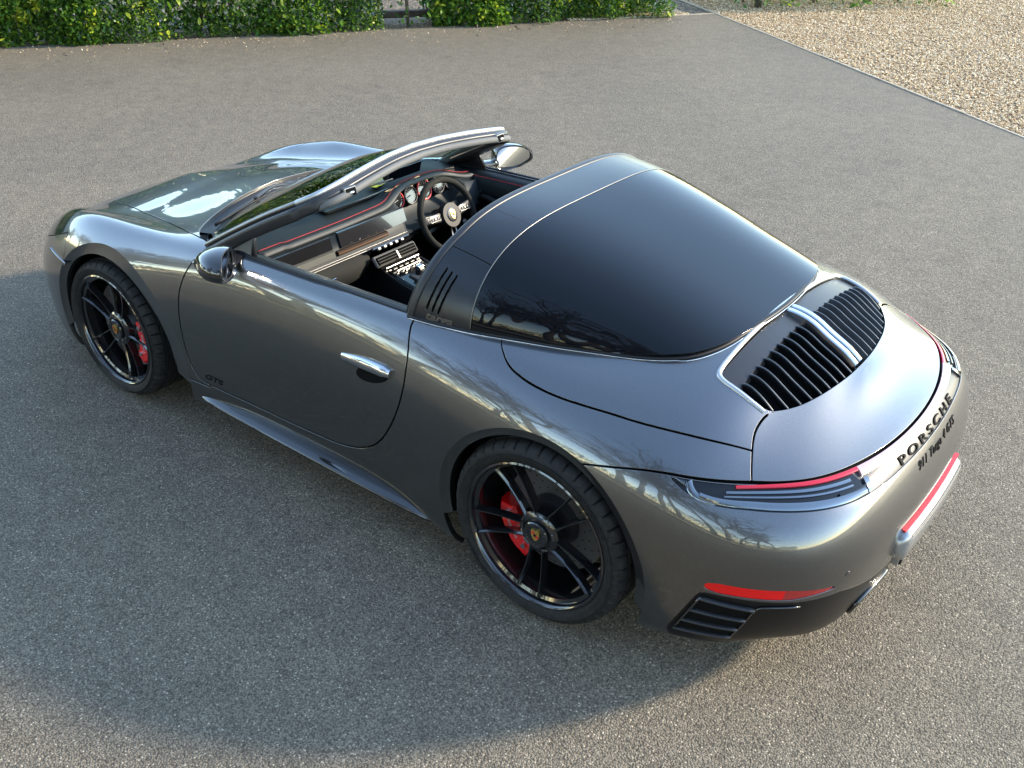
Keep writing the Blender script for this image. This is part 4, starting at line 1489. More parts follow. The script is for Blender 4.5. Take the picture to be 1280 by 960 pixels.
# ================================================================== DOORS: rails, handles, mirrors, skirts
for sg in (1, -1):
    door = DOORS[0] if (DOORS[0].data.vertices[0].co.y > 0) == (sg > 0) else DOORS[1]
    belt = [(s_, y_) for s_, y_ in OPEN if .70 < s_ < 1.80 and y_ > .5]
    for nm, dy, dz, w_, h_, mt in (('window_seal', -.007, .001, .016, .010, 'black_plastic'), ('inner_seal', -.026, -.004, .014, .012, 'satin_black')):
        pts = []
        for s_, y_ in [(.705, .747)] + belt:
            h = on_top(s_, y_ + .005)
            pts.append((-s_, sg * (y_ + dy), h[0].z + dz))
        V1, F1 = sweep(pts, rrect(w_, h_, .003, 2), normals=(0, 0, 1))
        mesh(nm, V1, F1, M[mt], door, sharp=50)
    # inner door card
    rows = []
    for s_, y_ in [(.705, .747)] + belt:
        h = on_top(s_, y_ + .005)
        z_ = h[0].z
        for dy, dz in ((-.034, -.004), (-.055, -.008), (-.085, -.022), (-.098, -.06), (-.098, -.13), (-.075, -.15), (-.075, -.40), (-.10, -.60)):
            rows.append((-s_, sg * (y_ + dy), z_ + dz))
    nb = len(rows) // 8
    F = [(i * 8 + q, i * 8 + q + 1, (i + 1) * 8 + q + 1, (i + 1) * 8 + q) for i in range(nb - 1) for q in range(7)]
    card = mesh('door_card', rows, F, M['dash_leather'], door)
    pts = [(rows[i * 8 + 2][0], rows[i * 8 + 2][1] - sg * .001, rows[i * 8 + 2][2] + .001) for i in range(nb)]
    if sg < 0:
        V1, F1 = sweep(pts, circ(.0014, 6), normals=(0, 0, 1))
        mesh('door_stitching', V1, F1, M['stitch'], door)
    # pull handle and switches on the card
    pts = [(-.98, sg * .652, .80), (-1.02, sg * .635, .815), (-1.15, sg * .625, .80), (-1.28, sg * .640, .775)]
    V1, F1 = sweep(catmull(pts, 6), rrect(.03, .022, .009, 3), normals=(0, 0, 1))
    mesh('door_pull', V1, F1, M['leather'], door)
    for q in range(2):
        Vv, F = box((-.94 - q * .03, sg * .656, .85 - q * .022), (.010, .006, .010), None, .002)
        mesh('door_switch', Vv, F, M['silver'], door, smooth=False)
    # outer handle: raised chrome bar over a dark recess
    hs = frange(1.555, 1.812, 16)
    rows = []
    for i, s_ in enumerate(hs):
        t = i / 15
        zc2 = .738 + .018 * t + .004 * math.sin(math.pi * t)
        hh = .009 + .014 * math.sin(math.pi * min(1, .12 + t * .62)) ** 1.0
        if t > .93: hh *= .8
        off = .005 + .016 * math.sin(math.pi * min(.55, t * .62 + .05)) ** .8
        if t > .93: off *= .85
        for q, (fz_, fo) in enumerate(((1.0, -.004), (1.0, .55), (.70, .95), (0, 1.05), (-.6, .95), (-1.0, .6), (-1.0, -.002))):
            h = on_side(s_, zc2 + hh * fz_, sg)
            o_ = off * fo if fo > 0 else fo
            rows.append(h[0] + h[1] * o_)
    F = [(i * 7 + q, i * 7 + q + 1, (i + 1) * 7 + q + 1, (i + 1) * 7 + q) for i in range(15) for q in range(6)]
    F += [tuple(range(7)), tuple(15 * 7 + q for q in range(7))[::-1]]
    mesh('door_handle', rows, F, M['chrome'], door, sharp=60)
    rows = []
    for i, a in enumerate(np.linspace(0, 2 * np.pi, 29)[:-1]):
        s_, z_ = 1.715 + .085 * math.cos(a), .722 + .034 * math.sin(a) + .022 * math.cos(a)
        h = on_side(s_, z_, sg)
        rows.append(h[0] + h[1] * .0012)
    mesh('handle_recess', rows, [tuple(range(28))], M['void'], door, smooth=False)
    if sg > 0 or True:
        def place(u, v_):
            s_ = (.675 + .125 * u) if sg > 0 else (.80 - .125 * u)
            h = on_side(s_, .330 + v_ * .035, sg)
            return h
        lettering('door_lettering', 'GTS', place, .0012, M['badge_black'], door, shear=.3, bold=.03)
    # side skirt blade
    rows = []
    sk = frange(.62, 1.97, 40)
    for i, s_ in enumerate(sk):
        t = i / 39
        e = math.sin(math.pi * min(1, max(0, t))) ** .45
        yo = .862 + .030 * e
        zt = .238 - .035 * t + .012 * math.sin(math.pi * t)
        for y_, z_ in ((.80, zt - .006), (.848, zt - .008), (yo - .012, zt - .024), (yo - .003, zt - .028), (yo, zt - .036), (yo - .006, zt - .046), (.81, zt - .060)):
            rows.append((-s_, sg * y_, max(.10, z_)))
    F = [(i * 7 + q, i * 7 + q + 1, (i + 1) * 7 + q + 1, (i + 1) * 7 + q) for i in range(39) for q in range(6)]
    mesh('side_skirt', rows, F, M['gloss_black'], car, sharp=70)
    # marker lamp on the front bumper
    mp = catmull([(-.405, .640), (-.34, .634), (-.28, .628), (-.225, .622)], 5)
    pts, nr = [], []
    for s_, z_ in mp:
        h = on_side(s_, z_, sg)
        pts.append(h[0] + h[1] * .001); nr.append(tuple(h[1]))
    V1, F1 = sweep(pts, rrect(.017, .010, .004, 3), normals=np.array(nr))
    mesh('side_marker', V1, F1, M['clear_lens'], front_bumper, sharp=50)
    # exterior mirror
    mr = empty('door_mirror', car)
    C0 = Vector((-.955, sg * .925, .945))
    rings = []
    nr_ = 28
    seq = [(.105, .02), (.098, .35), (.080, .62), (.052, .85), (.020, .97), (-.010, 1.0), (-.030, .97)]
    Vv = []
    for dx, sc in seq:
        for i in range(nr_):
            a = 2 * math.pi * i / nr_
            cs, sn = math.cos(a), math.sin(a)
            yy = .100 * math.copysign(abs(cs) ** .8, cs) * sc
            zz = .062 * math.copysign(abs(sn) ** .8, sn) * sc
            zz *= 1.0 - .18 * (cs * 1.0)
            if sn < 0: zz *= 1.05 - .25 * cs
            xx = dx - .030 * (cs if cs > 0 else cs * .3) * 1.0 + .0
            ca_, sa_ = math.cos(R(24)), math.sin(R(24))
            Vv.append((C0.x + xx * ca_ - yy * sa_, C0.y + sg * (yy * ca_ + xx * sa_), C0.z + zz))
    F = [(k_ * nr_ + i, k_ * nr_ + (i + 1) % nr_, (k_ + 1) * nr_ + (i + 1) % nr_, (k_ + 1) * nr_ + i) for k_ in range(len(seq) - 1) for i in range(nr_)]
    F.append(tuple(range(nr_)))
    # lip and recessed back
    b = len(Vv)
    last = (len(seq) - 1) * nr_
    for i in range(nr_):
        q = Vector(Vv[last + i]) - C0
        Vv.append(tuple(C0 + Vector((q.x + .004, q.y * .90, q.z * .88))))
    F += [(last + i, last + (i + 1) % nr_, b + (i + 1) % nr_, b + i) for i in range(nr_)]
    hs_ = mesh('mirror_housing', Vv, F, M['gloss_black'], mr, sharp=55)
    ring = [tuple(Vector(Vv[b + i])) for i in range(nr_)]
    cen = tuple(sum((Vector(q) for q in ring), Vector()) / nr_)
    qa = max(ring, key=lambda q: sg * q[1]); qb = min(ring, key=lambda q: sg * q[1])
    slope = (qa[0] - qb[0]) / (qa[1] - qb[1])
    pv = [(cen[0] + .004 + slope * (q[1] - cen[1]) * .97 - .10 * (q[2] - cen[2]), cen[1] + (q[1] - cen[1]) * .97, cen[2] + (q[2] - cen[2]) * .97) for q in ring]
    mesh('mirror_pane', pv, [tuple(range(nr_))], M['mirror_glass'], mr, smooth=False)
    V1, F1 = sweep(ring + [ring[0]], circ(.003, 6), normals=(1, 0, 0), cap=False)
    mesh('pane_rim', V1, F1, M['satin_black'], mr)
    V1, F1 = sweep(catmull([(-.865, sg * .745, .915), (-.885, sg * .80, .915), (-.915, sg * .86, .915)], 5), rrect(.060, .026, .010, 3), normals=(0, 0, 1))
    mesh('mirror_arm', V1, F1, M['gloss_black'], mr, sharp=50)
    # triangular corner trim behind the pillar
    Vv = [(-.72, sg * .742, .918), (-.93, sg * .748, .921), (-.90, sg * .700, 1.03), (-.72, sg * .715, .918), (-.93, sg * .722, .921), (-.90, sg * .680, 1.03)]
    mesh('corner_trim', Vv, [(0, 1, 2), (5, 4, 3), (0, 3, 4, 1), (1, 4, 5, 2), (2, 5, 3, 0)], M['satin_black'], door, smooth=False)
    V1, F1 = sweep([(-.935, sg * .735, .921), (-.90, sg * .695, 1.035)], rrect(.02, .016, .004, 2), normals=(0, 1, 0))
    mesh('window_guide', V1, F1, M['satin_black'], door)

# ================================================================== CABIN
cab = car
# floor tub
tub = [(.55, .70), (1.0, .70), (1.8, .70), (2.3, .60), (2.75, .42)]
Vv = [(-.75, -.70, .28), (-.75, .70, .28), (-2.3, .70, .28), (-2.3, -.70, .28)]
mesh('floor', [(-.4, -.72, .27), (-.4, .72, .27), (-2.8, .72, .27), (-2.8, -.72, .27)], [(0, 1, 2, 3)], M['carpet'], cab, smooth=False)
mesh('rear_bulkhead', [(-2.02, -.74, .27), (-2.02, .74, .27), (-2.10, .72, .92), (-2.10, -.72, .92)], [(0, 1, 2, 3)], M['carpet'], cab, smooth=False)
mesh('parcel_shelf', [(-2.10, -.72, .92), (-2.10, .72, .92), (-2.83, .40, .95), (-2.83, -.40, .95)], [(0, 1, 2, 3)], M['carpet'], cab, smooth=False)
for sg in (1, -1):
    mesh('side_trim', [(-.5, sg * .72, .27), (-2.8, sg * .72, .27), (-2.8, sg * .56, .93), (-2.1, sg * .70, .925), (-1.80, sg * .735, .92), (-1.80, sg * .72, .5), (-.5, sg * .72, .5)], [(0, 1, 2, 3, 4, 5, 6)], M['carpet'], cab, smooth=False)
mesh('firewall', [(-.62, -.72, .27), (-.62, .72, .27), (-.50, .70, .89), (-.50, -.70, .89)], [(0, 1, 2, 3)], M['carpet'], cab, smooth=False)
# dashboard: lofted across the car, with the hump over the dials
def hump(y):
    return math.exp(-((abs(y + .34) / .235) ** 4))
def edge_s(y):
    return .905 - .055 * hump(y) - .01 * (abs(y) > .55)
def edge_z(y):
    return .902 + .052 * hump(y) + .006 * math.exp(-(y / .15) ** 2)
ys_ = np.linspace(-.675, .675, 70)
rows = []
DPROF = 9
for y_ in ys_:
    h = hump(y_)
    es, ez = edge_s(y_), edge_z(y_)
    row = [(.50, .895), (.62, .915 + .01 * h), (.78, .918 + .04 * h), (es - .03, ez + .004), (es, ez - .002),
           (es + .035 - .02 * h, ez - .028), (.945 - .0 * h, .885 - .0 * h) if h < .5 else (.86, .90), (.975, .80), (.985, .775)]
    if h >= .5:
        row[5] = (es + .004, ez - .016)
        row[6] = (es - .05, ez - .03)
        row[7] = (.900, .80)
    for a, b in row:
        rows.append((-a, y_, b))
F = [(i * DPROF + q, i * DPROF + q + 1, (i + 1) * DPROF + q + 1, (i + 1) * DPROF + q) for i in range(len(ys_) - 1) for q in range(DPROF - 1)]
dash = mesh('dashboard', rows, F, M['dash_leather'], cab)
pts = [(-edge_s(y_) + .012, y_, edge_z(y_) + .0055) for y_ in ys_]
V1, F1 = sweep(pts, circ(.0019, 6), normals=(0, 0, 1))
mesh('dash_stitching', V1, F1, M['stitch'], cab)
pts = [(-edge_s(y_) - .010, y_, edge_z(y_) - .010) for y_ in ys_]
V1, F1 = sweep(pts, rrect(.024, .014, .005, 3), normals=(0, 0, 1))
mesh('dash_edge_trim', V1, F1, M['padded_grey'], cab)
# upper dash pad with pale outline and the parking sticker
Vv, F = box((-.74, .03, .925), (.16, .40, .016), Matrix.Rotation(R(2), 3, 'Y'), .006)
mesh('centre_speaker_pad', Vv, F, M['leather'], cab, smooth=False)
V1, F1 = sweep([(-.822, .24, .936), (-.835, .0, .942), (-.822, -.20, .940), (-.78, -.25, .936)], rrect(.006, .005, .001, 1), normals=(0, 0, 1))
mesh('pad_outline', V1, F1, M['silver'], cab)
stk = [(-.735, -.09), (-.790, -.11), (-.765, -.34), (-.710, -.31)]
sticker = mesh('windscreen_sticker', [(a, b, .951) for a, b in stk] + [(a, b, .949) for a, b in stk], [(0, 1, 2, 3), (0, 4, 5, 1), (1, 5, 6, 2), (2, 6, 7, 3), (3, 7, 4, 0)], M['yellow_print'], cab, smooth=False)
mesh('sticker_print', [(-.748, -.13, .9525), (-.788, -.145, .9525), (-.765, -.32, .9525), (-.722, -.30, .9525)], [(0, 1, 2, 3)], M['white_print'], sticker, smooth=False)
# black display panel, copper-brown strip, pale trim on the dash face
def face(y, z):           # dash face plane
    return -float(np.interp(z, [.775, .80, .885, .90], [.985, .975, .945, .942])) - .001
def slab(name, ya, yb, za, zb, th, material, parent=None, n=10, bev=.002):
    rows = []
    for y_ in frange(ya, yb, n):
        for z_, o_ in ((za, -.004), (za, th * .6), (za + bev, th), (zb - bev, th), (zb, th * .6), (zb, -.004)):
            rows.append((face(y_, z_) - o_, y_, z_))
    F = [(i * 6 + q, i * 6 + q + 1, (i + 1) * 6 + q + 1, (i + 1) * 6 + q) for i in range(n - 1) for q in range(5)]
    F += [tuple(range(6)), tuple((n - 1) * 6 + q for q in range(6))[::-1]]
    return mesh(name, rows, F, material, parent or cab, smooth=False)
scr = slab('display', .30, -.115, .826, .890, .008, M['dial_black'])
icon_cols = ['white_print', 'silver', 'dial_red', 'white_print', 'silver', 'olive_trim']
for r_ in range(3):
    for c_ in range(7):
        y_ = .24 - c_ * .052
        z_ = .838 + r_ * .018
        a = .006 if (r_ + c_) % 3 else .008
        x_ = face(y_, z_) - .0095
        mesh('display_icon', [(x_, y_ - a, z_ - .004), (x_, y_ + a * .4, z_ - .004), (x_ + .004, y_ + a * .4, z_ + .004), (x_ + .004, y_ - a, z_ + .004)], [(0, 1, 2, 3)], M[icon_cols[(r_ * 5 + c_) % 6]], scr, smooth=False)
slab('dash_brown_strip', .33, .02, .803, .822, .016, M['copper'], bev=.006)
slab('pale_insert', .66, .345, .800, .828, .010, M['olive_trim'])
slab('dark_insert', .66, .345, .832, .884, .004, M['gloss_black'])
for z_, w_ in ((.792, .0045), (.783, .003)):
    pts = [(face(y_, z_) - .018, y_, z_) for y_ in frange(.67, -.12, 20)]
    V1, F1 = sweep(pts, rrect(w_, w_, .001, 1), normals=(0, 0, 1))
    mesh('metal_trim_line', V1, F1, M['silver'], cab)
# lower dash, glovebox
rows = []
for y_ in frange(.675, .16, 16):
    e = 1 - math.exp(-((y_ - .13) / .08) ** 2)
    for a, b in ((.985, .778), (1.02, .760), (1.03, .73), (1.01, .70 - .03 * e), (.93, .66 - .04 * e), (.80, .60)):
        rows.append((-a + (1 - e) * .03, y_, b))
F = [(i * 6 + q, i * 6 + q + 1, (i + 1) * 6 + q + 1, (i + 1) * 6 + q) for i in range(15) for q in range(5)]
gb = mesh('glovebox', rows, F, M['suede'], cab)
Vv, F = box((-1.034, .42, .735), (.006, .04, .008), None, .001)
mesh('glovebox_catch', Vv, F, M['chrome'], gb, smooth=False)
rows = []
for y_ in frange(-.12, -.675, 14):
    for a, b in ((.985, .778), (1.0, .74), (.97, .68), (.85, .62)):
        rows.append((-a + .06, y_, b))
F = [(i * 4 + q, i * 4 + q + 1, (i + 1) * 4 + q + 1, (i + 1) * 4 + q) for i in range(13) for q in range(3)]
mesh('knee_panel', rows, F, M['leather'], cab)
# centre stack: toggles, vents
Vv, F = box((-1.005, .045, .775), (.05, .24, .014), Matrix.Rotation(R(40), 3, 'Y'), .004)
mesh('switch_panel', Vv, F, M['gloss_black'], cab, smooth=False)
for i in range(5):
    Vv, F = box((-1.022, .125 - i * .037, .781), (.016, .022, .020), Matrix.Rotation(R(40), 3, 'Y'), .004)
    mesh('toggle_switch', Vv, F, M['silver'], cab, smooth=False)
for i, yv in enumerate((.045,)):
    Vv, F = box((-1.045, yv, .735), (.018, .27, .052), Matrix.Rotation(R(38), 3, 'Y'), .006)
    vt = mesh('air_vent', Vv, F, M['padded_grey'], cab, smooth=False)
    Vv, F = box((-1.050, yv, .738), (.018, .250, .036), Matrix.Rotation(R(38), 3, 'Y'), .004)
    mesh('vent_opening', Vv, F, M['void'], vt, smooth=False)
    for q in range(3):
        Vv, F = box((-1.053 - q * .008, yv, .748 - q * .010), (.010, .245, .003), Matrix.Rotation(R(20), 3, 'Y'), .001)
        mesh('vent_vane', Vv, F, M['olive_trim'], vt, smooth=False)
    Vv, F = box((-1.062, yv, .740), (.010, .012, .04), Matrix.Rotation(R(38), 3, 'Y'), .002)
    mesh('vent_tab', Vv, F, M['silver'], vt, smooth=False)
# centre console running back from the stack
rows = []
for s_, zt, wd in ((.98, .69, .115), (1.05, .675, .13), (1.15, .650, .135), (1.35, .610, .135), (1.55, .600, .13), (1.75, .60, .125), (1.98, .60, .12)):
    for dy, dz in ((-1, -.34), (-1, -.02), (-.93, 0), (.93, 0), (1, -.02), (1, -.34)):
        rows.append((-s_, .04 * 0 + wd * dy, zt + dz))
F = [(i * 6 + q, i * 6 + q + 1, (i + 1) * 6 + q + 1, (i + 1) * 6 + q) for i in range(6) for q in range(5)]
F += [tuple(range(6))]
con = mesh('centre_console', rows, F, M['leather'], cab, sharp=35)
def on_con(s_):
    return float(np.interp(s_, [.98, 1.05, 1.15, 1.35, 1.55, 1.98], [.69, .675, .650, .610, .600, .60]))
def cbox(name, s_, y_, sx, sy, h_, mt, parent=con, lift=.0, bev=.002, mat_=None):
    sl = (on_con(s_ + .02) - on_con(s_ - .02)) / .04
    Vv, F = box((-s_, y_, on_con(s_) + h_ / 2 + lift), (sx, sy, h_), Matrix.Rotation(math.atan(-sl) * -1, 3, 'Y'), bev)
    return mesh(name, Vv, F, M[mt], parent, smooth=False)
cbox('console_top', 1.22, 0, .36, .225, .006, 'gloss_black')
for q in (-1, 1):
    cbox('console_rail', 1.20, q * .105, .30, .006, .012, 'silver')
cbox('console_crossbar', 1.045, 0, .006, .22, .014, 'silver')
cbox('console_crossbar', 1.085, 0, .005, .16, .014, 'silver')
for i in range(5):
    cbox('console_button', 1.065, .075 - i * .0375, .018, .026, .012, 'satin_black', lift=.004)
    cbox('button_cap', 1.100, .070 - i * .035, .010, .016, .012, 'silver' if i % 2 else 'olive_trim', lift=.004)
cbox('selector_plate', 1.17, .02, .07, .075, .012, 'padded_grey', lift=.003)
sel = cbox('gear_selector', 1.16, .01, .030, .040, .045, 'satin_black', lift=.006, bev=.008)
cbox('selector_cap', 1.16, .01, .022, .034, .006, 'chrome', lift=.050)
for a, b in ((-.052, 0), (.052, 0)):
    cbox('control_frame', 1.28, a + .0, .15, .005, .012, 'silver', lift=.003)
cbox('control_frame', 1.358, 0, .006, .105, .012, 'silver', lift=.003)
for i in range(4):
    cbox('control_key', 1.235 + i * .028, (-1) ** i * .010, .010, .014, .009, 'white_print', lift=.003)
for a in (.04, -.03):
    cbox('tray_key', 1.43, a, .022, .030, .012, 'olive_trim')
cbox('armrest', 1.72, 0, .34, .17, .06, 'leather', bev=.02)
# seats
for sg in (1, -1):
    seat = empty('seat', cab)
    rows, F = [], []
    def loft(name, secs, parent, mt='leather'):
        Vv, F = [], []
        m_ = len(secs[0])
        for s_ in secs: Vv += s_
        for i in range(len(secs) - 1):
            for q in range(m_):
                F.append((i * m_ + q, i * m_ + (q + 1) % m_, (i + 1) * m_ + (q + 1) % m_, (i + 1) * m_ + q))
        F.append(tuple(range(m_))[::-1]); F.append(tuple((len(secs) - 1) * m_ + q for q in range(m_)))
        return mesh(name, Vv, F, M[mt], parent, sharp=50)
    yc = sg * .37
    secs = []
    for s_, w_, z0, z1 in ((1.22, .19, .33, .44), (1.26, .235, .32, .475), (1.45, .25, .31, .455), (1.66, .25, .31, .43), (1.72, .24, .31, .44)):
        secs.append([(-s_, yc + a * w_, z0 + (z1 - z0) * b) for a, b in ((-1, 0), (-1, .9), (-.82, 1.12), (-.55, .82), (0, .76), (.55, .82), (.82, 1.12), (1, .9), (1, 0))])
    loft('seat_cushion', secs, seat)
    secs = []
    for z_, w_, s_ in ((.42, .22, 1.66), (.60, .25, 1.72), (.80, .25, 1.78), (.93, .20, 1.83), (1.00, .135, 1.855), (1.08, .125, 1.88), (1.105, .10, 1.885)):
        secs.append([(-(s_ + a), yc + b * w_, z_) for a, b in ((.10, -.85), (.02, -1), (-.045, -.88), (.005, -.6), (.012, 0), (.005, .6), (-.045, .88), (.02, 1), (.10, .85), (.12, 0))])
    loft('seat_back', secs, seat)
# dials
def dial(y_, z_, r_, ring, facec, s_=.885):
    n_ = 28
    ax = Vector((-1, 0, .34)).normalized()
    up = Vector((.34, 0, 1)).normalized()
    rt = Vector((0, 1, 0))
    C0 = Vector((-s_, y_, z_))
    Vv = [tuple(C0 + rt * (r_ * math.cos(2 * math.pi * i / n_)) + up * (r_ * math.sin(2 * math.pi * i / n_))) for i in range(n_)]
    d = mesh('dial', Vv, [tuple(range(n_))], M[facec], cab, smooth=False)
    rad = [C0 + rt * (r_ * math.cos(2 * math.pi * i / n_)) + up * (r_ * math.sin(2 * math.pi * i / n_)) + ax * .003 for i in range(n_ + 1)]
    V1, F1 = sweep(rad, rrect(.007, .006, .002, 2), normals=tuple(ax), cap=False)
    mesh('dial_ring', V1, F1, M[ring], d)
    for i in range(12):
        a = R(210 - i * 22)
        c = C0 + rt * (r_ * .78 * -math.cos(a) * -1) + up * (r_ * .78 * math.sin(a)) + ax * .002
        rr = rt * math.cos(a) + up * math.sin(a)
        pp = [c + rr * .005, c - rr * .005]
        V1, F1 = sweep(pp, rrect(.0022, .0015, .0003, 1), normals=tuple(ax))
        mesh('dial_mark', V1, F1, M['white_print'], d, smooth=False)
    a = R(205)
    rr = rt * math.cos(a) * -1 + up * math.sin(a) * .5
    V1, F1 = sweep([C0 + ax * .004, C0 + ax * .004 + rr * r_ * .8], rrect(.003, .002, .0005, 1), normals=tuple(ax))
    mesh('dial_needle', V1, F1, M['white_print'], d, smooth=False)
    return d
Vv = [(-.868, -.105, .835), (-.868, -.60, .835), (-.850, -.60, .945), (-.842, -.35, .957), (-.850, -.105, .945)]
mesh('instrument_cluster', Vv, [(0, 1, 2, 3, 4)], M['dial_black'], cab, smooth=False)
dial(-.165, .892, .038, 'dial_red', 'dial_black', .872)
dial(-.255, .893, .040, 'satin_black', 'dial_black', .872)
dial(-.350, .895, .046, 'dial_red', 'dial_black', .872)
dial(-.450, .893, .040, 'satin_black', 'dial_black', .872)
dial(-.535, .890, .036, 'satin_black', 'dial_black', .872)
# steering wheel (right-hand drive)
sw = empty('steering_wheel', cab)
C0 = Vector((-1.005, -.37, .790))
AX = Vector((-1, 0, .46)).normalized()
UPV = Vector((.46, 0, 1)).normalized()
RT = Vector((0, -1, 0))
rad = [C0 + (RT * math.cos(a) + UPV * math.sin(a) * (.97 if math.sin(a) > 0 else .94)) * .178 for a in np.linspace(0, 2 * math.pi, 61)]
V1, F1 = sweep(rad, circ(.0155, 12, 1.0, 1.15), normals=tuple(AX), cap=False)
mesh('wheel_rim', V1, F1, M['suede'], sw)
def disc(name, c, r_, th, mt, parent, rx=1.0, n_=32, ax=AX, up=UPV, rt=RT, bev=.004):
    Vv = []
    for dr, dh in ((0, -th), (0, th * .3), (-bev, th)):
        Vv += [c + rt * ((r_ + dr) * rx * math.cos(2 * math.pi * i / n_)) + up * ((r_ + dr) * math.sin(2 * math.pi * i / n_)) + ax * dh for i in range(n_)]
    F = [(k_ * n_ + i, k_ * n_ + (i + 1) % n_, (k_ + 1) * n_ + (i + 1) % n_, (k_ + 1) * n_ + i) for k_ in range(2) for i in range(n_)]
    F.append(tuple(2 * n_ + i for i in range(n_)))
    return mesh(name, Vv, F, M[mt], parent, sharp=40)
hub = disc('airbag_cover', C0 + AX * .012, .062, .016, 'leather', sw)
disc('badge_ring', C0 + AX * .028, .034, .003, 'silver', sw)
disc('badge_face', C0 + AX * .031, .031, .002, 'satin_black', sw)
def crest(c, w_, h_, parent, ax, up, rt, name='crest_badge'):
    out = [(-.5, .42), (-.25, .5), (0, .44), (.25, .5), (.5, .42), (.46, -.1), (.25, -.38), (0, -.55), (-.25, -.38), (-.46, -.1)]
    Vv = [c + rt * (a * w_) + up * (b * h_) + ax * .0025 for a, b in out] + [c + rt * (a * w_) + up * (b * h_) - ax * .001 for a, b in out]
    n_ = len(out)
    F = [tuple(range(n_))] + [(i, (i + 1) % n_, n_ + (i + 1) % n_, n_ + i) for i in range(n_)]
    g_ = mesh(name, Vv, F, M['gold'], parent, smooth=False)
    for i, (x0, x1, y0_, y1_, mt) in enumerate(((-.40, -.06, .12, .34, 'dial_red'), (.06, .40, -.22, .04, 'dial_red'), (-.14, .14, -.10, .16, 'badge_black'))):
        q = [(x0, y0_), (x1, y0_), (x1, y1_), (x0, y1_)]
        Vv = [c + rt * (a * w_) + up * (b * h_) + ax * (.0035 + .0003 * i) for a, b in q]
        mesh('crest_field', Vv, [(0, 1, 2, 3)], M[mt], parent, smooth=False)
    return g_
crest(C0 + AX * .034, .030, .040, sw, AX, UPV, RT)
for sgn in (1, -1):
    b = [C0 + RT * sgn * .052 + UPV * .004 + AX * .008, C0 + RT * sgn * .11 + UPV * .010 + AX * .006, C0 + RT * sgn * .168 + UPV * .016]
    V1, F1 = sweep(catmull(b, 4), rrect(.044, .016, .006, 3), normals=tuple(AX))
    mesh('spoke', V1, F1, M['satin_black'], sw)
    c = C0 + RT * sgn * .108 + UPV * .010 + AX * .020
    pts = [c + RT * a + UPV * b_ for a, b_ in ((-.034, -.012), (.034, -.014), (.034, .018), (-.034, .016), (-.034, -.012))]
    V1, F1 = sweep(pts, rrect(.004, .004, .001, 1), normals=tuple(AX), cap=False)
    mesh('switch_frame', V1, F1, M['silver'], sw)
    for q in range(3):
        disc('spoke_button', c + RT * (-.018 + q * .018), .0055, .003, 'white_print' if q != 1 else 'silver', sw, n_=10, bev=.001)
for q in (-1, 1):
    b = [C0 - UPV * .055 + RT * q * .014 + AX * .006, C0 - UPV * .11 + RT * q * .018 + AX * .003, C0 - UPV * .160 + RT * q * .022]
    V1, F1 = sweep(b, rrect(.010, .008, .002, 2), normals=tuple(AX))
    mesh('lower_spoke', V1, F1, M['silver'], sw)
disc('mode_dial', C0 + RT * .085 - UPV * .055 + AX * .012, .014, .006, 'silver', sw, n_=18)
V1, F1 = sweep([C0 - AX * .01, C0 - AX * .12], circ(.045, 16), normals=(0, 1, 0))
mesh('steering_column', V1, F1, M['satin_black'], sw)
for sgn, dz in ((-1, .02), (-1, -.03), (1, .03)):
    b = [C0 - AX * .05 + RT * sgn * .03 + UPV * dz, C0 - AX * .045 + RT * sgn * .13 + UPV * (dz * 1.5)]
    V1, F1 = sweep(b, rrect(.020, .012, .004, 2), normals=tuple(AX))
    mesh('column_stalk', V1, F1, M['olive_trim'], sw)

# ================================================================== WHEELS
def tyre_mesh(r, w_, rim_r, name, parent, c, sg):
    """tyre turned about y, shoulder blocks and four grooves cut as real steps"""
    n_ = 432
    hw = w_ / 2
    sh = r - .009
    prof = [(rim_r - .004, hw - .018), (rim_r + .010, hw - .006), (rim_r + .022, hw - .001), (rim_r + (r - rim_r) * .5, hw + .002), (r - .040, hw - .003), (r - .024, hw - .010), (r - .013, hw - .018), (r - .006, hw - .030)]
    tread = []
    ys2 = [hw - .048, hw - .050, hw - .057, hw - .059]
    g = [.30, -.02, -.34]
    y_ = hw - .046
    tread = [(r - .002, hw - .046), (r - .009, hw - .048), (r - .009, hw - .056), (r, hw - .058)]
    for gc in (.26, -.02, -.30):
        yc = hw * 2 * gc * .9
        tread += [(r, yc + .006), (r - .008, yc + .004), (r - .008, yc - .004), (r, yc - .006)]
    tread += [(r - .004, -hw + .04), (r - .02, -hw + .01), (rim_r + .02, -hw), (rim_r - .004, -hw + .018)]
    prof = prof + tread
    V1, F1 = [], []
    m_ = len(prof)
    for i in range(n_):
        a = 2 * math.pi * i / n_
        for q, (rr, yy) in enumerate(prof):
            cut = 0
            if i % 10 == 0 and 5 <= q <= 8:
                cut = .009 if q > 5 else .004
            if (i % 12 == 6) and 11 <= q <= 12:
                cut = .006
            V1.append((c[0] + (rr - cut) * math.cos(a), c[1] + sg * yy, c[2] + (rr - cut) * math.sin(a)))
    for i in range(n_):
        j = (i + 1) % n_
        for q in range(m_ - 1):
            f = (i * m_ + q, i * m_ + q + 1, j * m_ + q + 1, j * m_ + q)
            F1.append(f if sg < 0 else f[::-1])
    return mesh(name, V1, F1, M['rubber'], parent, sharp=28)
